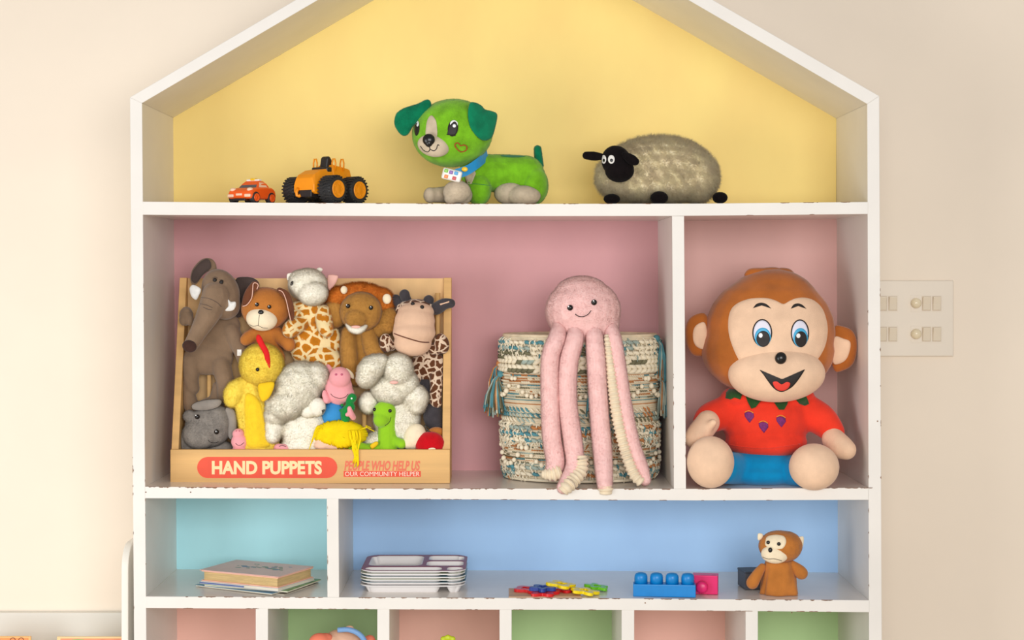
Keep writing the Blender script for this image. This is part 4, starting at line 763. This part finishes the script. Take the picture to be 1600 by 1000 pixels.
# yarn haired doll
M['yarnhair'] = mat('lemon_yarn', (252, 218, 18), .85, .1, 60, spec=.15); M['doll'] = plush('doll_skin', (244, 206, 180), .05)
e = puppet('yarn_hair_doll', 'cloth doll puppet bent forward showing only bright yellow yarn hair', 525, 700, 80)
hd = blob('head', [E(522, 684, 82, 34, 22, 14), E(504, 695, 82, 16, 9, 12)], M['doll'], e, 1.4, 3); hb = BV(hd)
b = MB()
for i in range(300):
    a = i*2*math.pi/300+random.uniform(-.05, .05); R_ = 1
    cx_, cy_ = 522+random.uniform(-3, 3), 679+random.uniform(-2, 2); ex, ey = 531+(42+random.uniform(-3, 2))*math.cos(a), 679+(22+random.uniform(-2, 1))*math.sin(a)
    if ex > 575: ex = 575
    if math.sin(a) > .4 and math.cos(a) < -.1: ex, ey = ex+5, ey-3
    pts = []
    for j in range(7):
        t_ = j/6; x = cx_+(ex-cx_)*t_; y = cy_+(ey-cy_)*t_-1.2*math.sin(t_*3); rr = min(1, math.hypot((x-528)/44, (y-680)/26)); d = 67-2*math.sin(t_*3.1)+13*rr**3
        pts.append(P(x, y, d))
    b.tube(pts, .0013, 6)
for i in range(16):
    sx = random.uniform(545, 562); b.tube([P(x, y, d) for x, y, d in cat([(sx, 672, 62), (sx+2, 685, 58), (554+random.uniform(-4, 6), 703, 58), (556+random.uniform(-5, 6), random.uniform(712, 732), 59.5)], 4)], .0009, 5)
for sx, sy in ((488, 690), (484, 700), (572, 665), (577, 670)): b.tube([P(x, y, d) for x, y, d in cat([(505 if sx < 500 else 560, 672, 68), ((505+sx)/2 if sx < 500 else 572, 668, 64), (sx, sy, 66), (sx-3 if sx < 500 else sx+8, sy+4, 70)], 4)], .0008, 5)
ell_mb(b, E(531, 680, 82, 40, 20.5, 13)); REST = None; b.build('yarn_hair', M['yarnhair'], e, True); REST = in_tray
# lime dinosaur
M['lime'] = mat('lime_velour', (150, 206, 40), .9, .08, 30, .35, 500, sheen=.25, spec=.1)
e = puppet('dinosaur_puppet', 'lime green long-necked dinosaur hand puppet with a small smile', 604, 700, 78)
hd = blob('body', [E(601, 644, 84, 18, 18, 14), E(596, 656, 78, 13, 12, 12), CH((605, 650, 88, 15), (605, 675, 90, 15), (605, 704, 90, 18)), E(582, 700, 88, 22, 8, 12), CH((618, 690, 84, 8), (628, 694, 78, 8))], M['lime'], e, 1.4, 4); hb = BV(hd)
for x, y in ((585.8, 640), (609.2, 642)): bead('eye', x, y, hb, 2.9, M['eye'], e, .2)
stroke('mouth', c4([(625, 548), (645, 535), (662, 515), (670, 486)]), hb, M['thread'], e, .5)
blob('foot', [CH((550, 700, 82, 8), (564, 698, 78, 7), (576, 702, 80, 6))], M['lime'], e, 1.2, 2); pad('wing_flap', c4([(515, 700), (530, 680), (565, 665), (578, 680), (560, 705), (530, 722)]), 74, 3, M['beak'], e, 3)
# red and white
M['redp'] = plush('red_velour', (200, 12, 26), .1)
e = puppet('round_head_puppet', 'red and white round puppet head in the tray\'s lower right corner', 663, 700, 80)
blob('brim', [E(648, 682, 84, 17, 21, 14, 25), E(638, 692, 84, 10, 10, 11)], M['dogc'], e, 1.4, 4)
rd = blob('cap', [E(672, 694, 78, 24, 20, 14)], M['redp'], e, 1.3, 4); pad('white_spot', c4([(945, 728), (955, 716), (985, 712), (1005, 722), (1000, 745), (950, 745)]), 63.5, 1.6, M['dogc'], e, 3)
blob('face', [E(682, 676, 90, 14, 9, 9)], M['dogb'], e, 1.3, 2); b = MB(); b.tube([P(x, y, 76) for x, y in cat([(664, 664), (668, 672), (676, 677), (688, 682)], 5)], .0011, 6); b.build('strap', M['black'], e, True)

REST = None
# ------------------------------------------------------------------ aqua compartment: books
def rot_box(mb, cx, cy, w, l, z0, z1, ang):
    Mx = Matrix.Translation((cx, cy, 0)) @ Matrix.Rotation(math.radians(ang), 4, 'Z'); mb.box(-w/2, w/2, -l/2, l/2, z0, z1, Mx)
def pc(n, c): return mat(n, c, .45, .06, 30)
M['pages'] = mat('aged_page_edges', (226, 196, 138), .9, .14, 30, .8, 500, stretch=(1, 1, 14)); M['newpages'] = mat('white_page_edges', (236, 228, 206), .9, .06, 30, .5, 400, stretch=(1, 1, 14)); M['peach'] = pc('peach_cover', (240, 186, 160)); M['mauvec'] = mat('mauve_cover', (224, 178, 166), .35, .06, 20)
BX, BY, BZ = P(0, 0, 0).x*0-.411, .092, ZS3
z = BZ; GB = 'books in the aqua compartment'
def book(label, cx, cy, w, l, th, ang, cov, pag, ct=.0012, over=.003, spine='back'):
    global z
    t = thing('book', label, 'book', (cx, cy, z), GB)
    for nm, a, c in (('back_cover', z, z+ct), ('front_cover', z+th-ct, z+th)):
        b = MB(); rot_box(b, cx, cy, w, l, a, c, ang); o = bevel(b.build(nm, cov, t), .0003, 2)
    b = MB(); rot_box(b, cx, cy, w-2*over, l-2*over, z+ct, z+th-ct, ang); b.build('pages', pag, t)
    z += th+.0001; return t, o
def booklet(label, dx, dy, ang, th, cov, wav=0):
    global z
    t = thing('booklet', label, 'booklet', (BX+dx, BY+dy, z), GB)
    b = MB(); n = 10; Mx = Matrix.Translation((BX+dx, BY+dy, 0)) @ Matrix.Rotation(math.radians(ang), 4, 'Z'); V = []
    for i in range(n+1):
        x = -.076+.152*i/n; dz = wav*abs(math.sin(i*.8))*.001
        for y in (-.054, .054):
            for zz in (z+dz*0, z+th): V.append(Mx @ Vector((x, y, zz)))
    F = []
    for i in range(n): a = i*4; F += [(a, a+4, a+5, a+1), (a+2, a+3, a+7, a+6), (a+1, a+5, a+7, a+3), (a, a+2, a+6, a+4)]
    F += [(0, 1, 3, 2), (n*4, n*4+2, n*4+3, n*4+1)]; b.add(V, F); b.build('pages', M['newpages'], t)
    b = MB(); rot_box(b, BX+dx, BY+dy, .1535, .1095, z+th, z+th+.0006, ang); b.build('cover', cov, t); z += th+.0007; return t
booklet('bottom booklet of the book pile with a grey cover', .004, .004, -23, .0022, pc('grey_cover', (150, 140, 128)), 1)
booklet('thin booklet low in the book pile with a blue cover', -.006, .002, -29, .0018, pc('blue_cover', (110, 150, 176)), 1)
booklet('thin green-patterned booklet sticking out to the right of the book pile', .008, .003, -22, .002, mat('green_pattern_cover', (120, 160, 112), .5, .5, 60), 1)
t, o = book('thin white, blue and peach picture book under the thick hardback', BX, BY, .150, .106, .0045, -26, pc('white_cover', (224, 222, 226)), M['newpages'], .0008, .0008)
b = MB(); Mx = Matrix.Translation((BX, BY, z)) @ Matrix.Rotation(math.radians(-26), 4, 'Z'); b.box(-.0755, .01, -.0536, -.0531, -.0036, -.0015, Mx); b.build('spine_stripe', pc('navy_print', (96, 116, 172)), t)
book('thick hardback with yellowed pages and mauve cover, top of the book pile', BX, BY, .1465, .1025, .0165, -26, M['peach'], M['pages'], .0016, .003)
b = MB(); rot_box(b, BX-.0015, BY+.002, .150, .104, z, z+.0012, -25); o = thing('picture_card', 'mauve printed board cover lying on top of the thick hardback', 'book', (BX, BY, z), GB); cv = b.build('cover', M['mauvec'], o)
b = MB(); Mx = Matrix.Translation((BX-.0015, BY+.002, z+.0012)) @ Matrix.Rotation(math.radians(-25), 4, 'Z')
R = random.Random(5)
for i in range(26):
    u, v = R.gauss(0, .026), R.gauss(.004, .011); r = R.uniform(.002, .006); b.cur = R.choice([0, 1, 0]); b.prism([(u+r*math.cos(a)*R.uniform(.7, 1.3), v+r*.7*math.sin(a)*R.uniform(.7, 1.3)) for a in [k*.9 for k in range(7)]], 'z', 0, .00012+.00001*i); 
b.V = [Mx @ v for v in b.V]; o = b.build('cover_print', [pc('dull_green_print', (112, 134, 112)), pc('dull_blue_print', (110, 128, 150))], cv)

# ------------------------------------------------------------------ blue compartment: trays
def sdrr(x, y, x0, x1, y0, y1, r):
    cx, cy = (x0+x1)/2, (y0+y1)/2; qx, qy = abs(x-cx)-(x1-x0)/2+r, abs(y-cy)-(y1-y0)/2+r
    return math.hypot(max(qx, 0), max(qy, 0))+min(max(qx, qy), 0)-r
TW, TD = .167, .152; wells = [(.035, .775, .045, .25, .011), (.815, .975, .045, .25, .009), (.045, .575, .32, .955, .016), (.605, .975, .32, .61, .012), (.615, .975, .66, .955, .012)]
def tray_mesh():
    NX, NY = 110, 100; V = []; F = []; r0 = .024
    for j in range(NY+1):
        for i in range(NX+1):
            x, y = TW*i/NX, TD*j/NY; d = max(-sdrr(x, y, a*TW, b_*TW, c*TD, e_*TD, r) for a, b_, c, e_, r in wells)
            t = min(1, max(0, d/.0095)); t = t*t*(3-2*t)
            u, v = x-TW/2, y-TD/2; cu, cv = math.copysign(TW/2-r0, u), math.copysign(TD/2-r0, v)
            if abs(u) > abs(cu) and abs(v) > abs(cv):         # slide the corner cells inside the rounded outline
                a, b_ = (u-cu)/r0, (v-cv)/r0; m = math.hypot(a, b_); k = max(abs(a), abs(b_))/m; u, v = cu+a*k*r0, cv+b_*k*r0
            V.append(Vector((u, v+TD/2, -.0135*t)))
    for j in range(NY):
        for i in range(NX): F.append((j*(NX+1)+i, j*(NX+1)+i+1, (j+1)*(NX+1)+i+1, (j+1)*(NX+1)+i))
    return V, F
tv, tf = tray_mesh()
def tray_mat(c):
    m = mat('tray_rim_and_wells', c, .4); nt = m.node_tree; tc = nt.nodes.new('ShaderNodeTexCoord'); sx = nt.nodes.new('ShaderNodeSeparateXYZ'); r = nt.nodes.new('ShaderNodeMapRange')
    r.inputs['From Min'].default_value = -.0006; r.inputs['From Max'].default_value = -.0004; mx = nt.nodes.new('ShaderNodeMixRGB'); mx.inputs[1].default_value = lin((242, 238, 236)); mx.inputs[2].default_value = lin(c)
    nt.links.new(tc.outputs['Object'], sx.inputs[0]); nt.links.new(sx.outputs[2], r.inputs['Value']); nt.links.new(r.outputs[0], mx.inputs[0]); nt.links.new(mx.outputs[0], nt.nodes['Principled BSDF'].inputs['Base Color']); return m
M['trayw'] = mat('tray_melamine', (242, 238, 236), .22, .02, 10); 
tcx = P(644, 0, 100).x*0+(CX+(643.8-790)/1000*K(30)); pitch = .0046; zb_ = ZS3+.0137
looks = [((196, 190, 186), 'bottom compartment tray of the stack, its white wells resting on the shelf'), ((96, 134, 146), 'second compartment tray from the bottom, slate blue rim'), ((186, 192, 158), 'third compartment tray from the bottom, pale green rim'), ((90, 130, 142), 'fourth compartment tray from the bottom, slate rim'), ((190, 196, 168), 'compartment tray just under the top one, pale green rim'), ((156, 84, 98), 'top compartment tray of the stack, maroon rim around five white wells')]
for i, (c, lab) in enumerate(looks):
    t = thing('compartment_tray', lab, 'tray', (tcx+(i % 2)*.0012, .030+(i % 3)*.0008, zb_+i*pitch), 'melamine compartment trays in the blue compartment')
    me_o = build('tray_body', tv, tf, [tray_mat(c), M['trayw'], M['trayw']], t, True, True)
    sd_ = me_o.modifiers.new('s', 'SOLIDIFY'); sd_.thickness = .0016; sd_.offset = -1; sd_.material_offset_rim = 2; sd_.material_offset = 2; WORLD.pop(me_o.name, None)

# ------------------------------------------------------------------ blue compartment: shape pieces, blocks
def zsh(px): return ZS3 if px < 850 else P(0, yat(S3, px), 0).z+.0003
M['ply'] = mat('thin_plywood', (216, 176, 140), .6, .12, 12, stretch=(1, 6, 1))
zz = zsh(820); a0, a1 = P(795, 930, 6).x, P(908, 930, 6).x
bd_ = thing('plywood_sheet', 'thin tan plywood sheet under the red shape pieces', 'board', ((a0+a1)/2, .045, zz)); b = MB(); b.box(a0, a1, .004, .075, zz, zz+.0012); b.build('sheet', M['ply'], bd_)
def starpiece(name, label, px, d, z0, r, n, inner, c, rot, th=.005, hole=.42, sq=1.0, tilt=0):
    g = P(px, 925, d); t = thing(name, label, 'puzzle piece', (g.x, d/1000, z0), 'plastic shape pieces on the blue shelf'); mb = MB(); O = []; I = []; NN = 60
    for i in range(NN):
        a = 2*math.pi*i/NN; rr = r*(inner+(1-inner)*(.5+.5*math.cos(n*a))**.8); O.append((rr*math.cos(a+rot), rr*math.sin(a+rot)*sq)); I.append((r*hole*math.cos(a+rot)*(.8+.2*math.cos(n*a)), r*hole*math.sin(a+rot)*sq*(.8+.2*math.cos(n*a))))
    V = [(x, y, zc) for zc in (0, th) for x, y in O]+[(x, y, zc) for zc in (0, th) for x, y in I]; F = []
    for i in range(NN):
        j = (i+1) % NN; F += [(i, j, NN+j, NN+i), (NN+i, NN+j, 3*NN+j, 3*NN+i), (2*NN+j, 2*NN+i, 3*NN+i, 3*NN+j), (j, i, 2*NN+i, 2*NN+j)]
    Mt_ = Matrix.Rotation(math.radians(tilt), 4, 'Y'); mb.add([Mt_ @ Vector(v) for v in V], F); o = bevel(mb.build('piece', c, t, False, True), .0006, 2); bpy.context.view_layer.update(); return t
PR, PB, PY, PG = plast('red_plastic', (214, 30, 34)), plast('navy_plastic', (36, 66, 150), .35), plast('lemon_plastic', (250, 220, 10)), plast('lime_plastic', (112, 200, 30))
z1 = zz+.0014
starpiece('puzzle_piece', 'flat red shape piece at the left on the plywood', 822, 52, z1, .021, 4, .72, PR, .5, .005)
starpiece('puzzle_piece', 'red wavy star piece under the navy one', 849, 22, z1, .0265, 5, .62, PR, .2, .005)
starpiece('puzzle_piece', 'red shape piece at the right under the yellow one', 884, 48, z1, .018, 4, .7, PR, .1, .0045)
starpiece('puzzle_piece', 'navy blue star piece lying on the red star', 848, 30, z1+.0052, .022, 5, .55, PB, .9, .006)
starpiece('puzzle_piece', 'yellow shape piece leaning on the navy star', 876, 45, z1+.0085, .025, 4, .6, PY, .3, .005, tilt=7)
starpiece('puzzle_piece', 'yellow shape piece resting flat on the shelf', 913, 26, zsh(905)+.0032, .0245, 5, .58, PY, .1, .005, tilt=7)
starpiece('puzzle_piece', 'lime green shape piece at the right end of the row', 932, 66, zsh(935)+.0026, .0205, 5, .58, PG, .5, .005, tilt=7)
PBl, PPk = plast('bright_blue_plastic', (6, 132, 208), .35), plast('magenta_plastic', (232, 34, 112), .35)
def brick(name, label, px, d, L, w, h, n, m, rz, col_='block'):
    g = P(px, 928, d); t = thing(name, label, col_, (g.x, d/1000, zsh(1040)), None, math.radians(rz)); b = MB(); b.box(-L/2, L/2, -w/2, w/2, 0, h); lb_ = b.build('block_body', m, t, False, True); bevel(lb_, .0012, 3)
    for i in range(n):
        b = MB(); cxs = (-L/2+L*(i+.5)/n, 0, h-.0005); r = .0103
        b.lathe([(r, 0), (r, .010), (r*.93, .0135), (r*.75, .0158), (r*.4, .017), (.0004, .0173)], cxs, 'z', 24); b.build('stud', m, t, True, True)
    return t
brick('building_block', 'bright blue building block with four domed studs', 1038, 24, .098, .0245, .0195, 4, PBl, -5)
g = P(1102, 927, 34); t = thing('building_block', 'magenta building block lying on its side with its stud facing out', 'block', (g.x, .040, zsh(1100)), None, math.radians(-10))
b = MB(); b.box(-.020, .0205, -.004, .021, 0, .030); bevel(b.build('block_body', PPk, t, False, True), .0012, 3); b = MB(); b.lathe([(.0095, 0), (.0095, -.009), (.0085, -.0125), (.006, -.014), (.0004, -.0145)], (-.004, -.0035, .0125), 'y', 24); b.build('stud', PPk, t, True, True)
# small monkey puppet and dark box
sm = lambda l: cr(l, 1140, 800, .2)
t = thing('small_monkey_puppet', 'small brown monkey hand puppet standing at the right end of the blue compartment', 'puppet', (P(1217, 932, 45).x, .045, zsh(1217)))
hd = blob('head', [E(1219, 854, 46, 34, 25, 26, 4), E(1228, 852, 50, 26, 22, 24)], M['dogb'], t, 1.4, 4); hb = BV(hd); fur(hd, 5000, 1, .3)
patch('face_patch', sm(cat([(280, 225), (290, 195), (330, 180), (380, 178), (425, 190), (442, 225), (432, 265), (400, 290), (330, 285), (290, 270), (276, 250)], 3, True)), hb, M['dogc'], t, .9, .4)
mz = ellip('muzzle', E(1210.5, 866, 30, 21.5, 14.5, 12, 4), M['dogc'], t, 28, 18); hm = BV(mz, hd)
for x, y in ((305, 240), (384, 251)): bead('eye', *sm([(x, y)])[0], hb, 3, M['eye'], t, .6)
b = MB(); p, n = cast(hm, 1203.6, 859.5); b.ell(p, (.0034, .003, .0042)); b.build('nose', M['black'], t, True); stroke('mouth', sm([(258, 352), (300, 366), (350, 366), (408, 381)]), hm, M['thread'], t, .45)
pad('ear', sm([(218, 190), (222, 170), (240, 165), (262, 178), (255, 205), (232, 222), (220, 215)]), 44, 2.5, M['dogc'], t, 3); pad('ear', sm([(535, 200), (550, 192), (575, 192), (580, 215), (575, 260), (565, 275), (550, 240)]), 46, 2.5, M['dogc'], t, 3)
b = MB(); N = 48; V = []; F = []; g = P(1217, 932, 45)
for i in range(13):
    u = i/12; rr = .021+.0085*u**.7; 
    for j in range(N):
        a = 2*math.pi*j/N; f = 1+(.02+.05*u)*math.sin(a*9+u*3.5+math.sin(a*2)*2)+(.02+.05*u)*math.sin(a*5+1-u*2); V.append((g.x+rr*f*math.cos(a)+.001*u, .045+rr*.72*f*math.sin(a), P(0, 877, 45).z*(1-u)+(zsh(1217)+.0004)*u))
F = [(i*N+j, i*N+(j+1) % N, (i+1)*N+(j+1) % N, (i+1)*N+j) for i in range(12) for j in range(N)]+[tuple(range(N))[::-1], tuple(range(12*N, 13*N))]; b.add(V, F); b.build('robe', M['dogb'], t, True)
blob('arm', [CH((1191, 886, 42, 6), (1183, 898, 38, 8.5), (1176, 910, 36, 10), (1175, 912, 36, 9))], M['dogb'], t, 1.2, 3); blob('arm', [CH((1237, 882, 44, 7), (1248, 892, 42, 10.5), (1253, 896, 42, 10))], M['dogb'], t, 1.2, 3)
x_ = P(1177, 900, 88).x; t = thing('dark_box', 'small charcoal box behind the small monkey puppet', 'box', (x_, .1, zsh(1175)), None, math.radians(8)); b = MB(); b.box(-.018, .018, -.022, .022, .0006, .0262); bevel(b.build('box_body', mat('charcoal_card', (78, 80, 88), .5), t, False, True), .0008); b = MB(); b.box(-.0184, .0184, -.0224, .0224, .0255, .029); bevel(b.build('lid', mat('charcoal_lid', (58, 62, 72), .5), t, False, True), .0008)

# ------------------------------------------------------------------ bottom row: the tops of two toys
zr4 = P(0, 1166.5, 0).z+.0002
M['rub'] = mat('pale_peach_rubber', (238, 190, 160), .45, .05, 20); M['rubo'] = mat('coral_rubber', (244, 132, 104), .45, .05, 20); M['band'] = mat('blue_band', (120, 164, 214), .5)
t = thing('rubber_doll', 'peach rubber doll with a blue headband seen only at its top in the green compartment', 'doll', (P(535, 1160, 70).x, .07, zr4))
blob('head', [E(537, 1018, 70, 40, 34, 32, 20), E(520, 1015, 62, 34, 26, 26)], M['rub'], t, 1.8, 4); blob('snout', [E(500, 1004, 48, 18, 15, 15), E(508, 1000, 52, 14, 11, 12)], M['rubo'], t, 1.5, 3)
blob('body', [CH((545, 1050, 80, 24), (545, 1100, 85, 34), (545, 1140, 85, 34))], M['pigblue'], t, 2.5, 3)
b = MB(); b.tube([P(x, y, d) for x, y, d in cat([(528, 984.5, 50), (545, 984, 48), (560, 990, 48), (570, 1002, 50), (574, 1020, 58)], 6)], .0042, 10); b.build('headband', M['band'], t, True)
ellip('ear', E(546, 982, 62, 7, 4.5, 5), M['rub'], t, 14, 9); ellip('hand', E(577, 1003, 62, 10, 11, 8, 20), M['rubo'], t, 16, 10)
t = thing('lime_toy', 'knobbly lime green toy just showing in the salmon compartment', 'toy', (P(699, 1160, 70).x, .07, zr4)); LM = mat('lime_rubber', (196, 210, 34), .45, .05, 20)
blob('head', [E(700, 1010, 70, 15, 15, 12), E(693, 998, 68, 5, 4, 4), E(700, 995.5, 68, 5, 4, 4), E(707, 998, 68, 5, 4, 4)], LM, t, 1.2, 2); blob('body', [CH((700, 1020, 74, 14), (700, 1070, 78, 24), (700, 1145, 80, 28))], LM, t, 2.2, 3)

# ------------------------------------------------------------------ wall switch plate
M['plate'] = mat('ivory_plastic', (234, 222, 205), .4, .02, 10); M['rock'] = mat('ivory_gloss', (232, 218, 196), .12); M['knobm'] = mat('aged_ivory_gloss', (238, 222, 190), .15, .04, 50); D0 = 262
M['bz'] = mat('bezel', (216, 200, 178), .5)
sw = thing('switch_plate', 'ivory wall switch plate with rocker switches and round regulator knobs, right of the cabinet', 'switch', (P(1430, 500, D0).x, .262, P(0, 500, D0).z))
def pbox(mb, xa, xb, ya, yb, da, db): a, c = P(xa, yb, D0), P(xb, ya, D0); mb.box(a.x, c.x, (D0-db)/1000, (D0-da)/1000, a.z, c.z)
b = MB(); pbox(b, 1300, 1489, 438, 557, 0, 6); pl = bevel(b.build('cover_plate', M['plate'], sw), .0022, 3)
for gx in (1421.5, 1353):
    for gy in (461, 509):
        b = MB(); pbox(b, gx, gx+49.5, gy, gy+26, 6, 6.5); fr = bevel(b.build('module_frame', M['plate'], sw), .0003)
        b = MB(); c_ = P(gx+8, gy+12.5, D0); b.lathe([(.0088, -.0065), (.0088, -.010), (.0082, -.0135), (.006, -.016), (.0028, -.0172), (.0003, -.0175)], (c_.x, .262, c_.z), 'y', 28); b.build('regulator_knob', M['knobm'], sw, True)
        for rx in (18.5, 34.5):
            b = MB(); a, c = P(gx+rx, gy+23.5, D0), P(gx+rx+12, gy+2.5, D0); mz_ = (a.z+c.z)/2
            b.prism([(.2556, a.z), (.2556, c.z), (.2500, c.z), (.2524, mz_), (.2535, a.z)], 'x', a.x, c.x); bevel(b.build('rocker_switch', M['rock'], sw), .0011, 3)
            b = MB(); b.box(a.x-.0012, c.x+.0012, .2552, .2556, a.z-.0012, c.z+.0012); b.build('rocker_bezel', M['bz'], fr)
# ------------------------------------------------------------------ low front-facing bookshelf at the left
M['lac'] = mat('white_lacquer', (244, 240, 230), .3, .02, 8)
bs = thing('picture_bookshelf', 'low white bookshelf with rounded side panels, left of the cabinet', 'bookshelf', (-.9, .15, 0))
xr = P(200, 900, 60).x; 
def sidep(x):
    zt_ = P(0, 848, 90).z; pr = [(.062, 0)]
    for i in range(15): a = math.pi*(1-i/28); pr.append((.062+.04+.04*math.cos(a), zt_-.04+.04*math.sin(a)))
    pr += [(.25, zt_), (.25, 0)]; b = MB(); b.prism(pr, 'x', x-.0112, x); bevel(b.build('side_panel', M['lac'], bs), .0015)
sidep(xr); sidep(xr-.95)
b = MB(); zc = P(0, 957.5, 246).z; b.box(xr-.94, xr-.0114, .246, .2605, .02, zc); b.build('back_panel', mat('grey_white_lacquer', (222, 219, 210), .4), bs)
b = MB(); b.box(xr-.94, xr-.0114, .085, .2455, P(0, 1140, 85).z, P(0, 1126, 85).z); b.build('ledge', M['lac'], bs)
def pbook(label, xa, xb, yt, d, cc):
    a, c = P(xa, yt, d), P(xb, yt, d); zb2 = P(0, 1126, 85).z+.0003; t = thing('picture_book', label, 'book', ((a.x+c.x)/2, d/1000, zb2), 'picture books on the low bookshelf')
    b = MB(); b.box(a.x, c.x, d/1000, d/1000+.004, zb2, a.z); bevel(b.build('cover', cc, t), .0006); return t, a, c, zb2
t, a, c, zb2 = pbook('picture book with an orange cover, its top edge showing left', -60, 48, 994.5, 150, mat('tan_cover_border', (240, 186, 116), .5))
b = MB(); b.box(a.x+.004, c.x-.004, .1494, .1502, zb2+.01, a.z-.0025); o = b.build('cover_picture', mat('orange_cover', (240, 150, 84), .5, .1, 30), t)
for x in (20, 33): b = MB(); g = P(x, 999.5, 149); b.tube([g+Vector((.004*math.cos(k*.5), -.0002, .003*math.sin(k*.5))) for k in range(14)], .0005, 5, False); b.build('cover_ring', mat('brown_print', (120, 60, 40), .6), t)
t, a, c, zb2 = pbook('picture book with green and orange cover beside the side panel', 89, 196, 995, 150, mat('cream_cover_border', (238, 206, 150), .5))
b = MB(); b.box(a.x+.006, c.x-.002, .1494, .1502, zb2+.01, a.z-.0028); b.build('cover_picture', mat('orange_picture', (236, 150, 110), .5, .15, 40), t)
b = MB(); g = P(122, 1012, 149); b.prism([(g.x+.038*math.cos(k*math.pi/14), g.z-.01+.024*math.sin(k*math.pi/14)) for k in range(15)], 'y', .1488, .1495); b.build('green_hill', mat('green_picture', (130, 176, 110), .5), t)
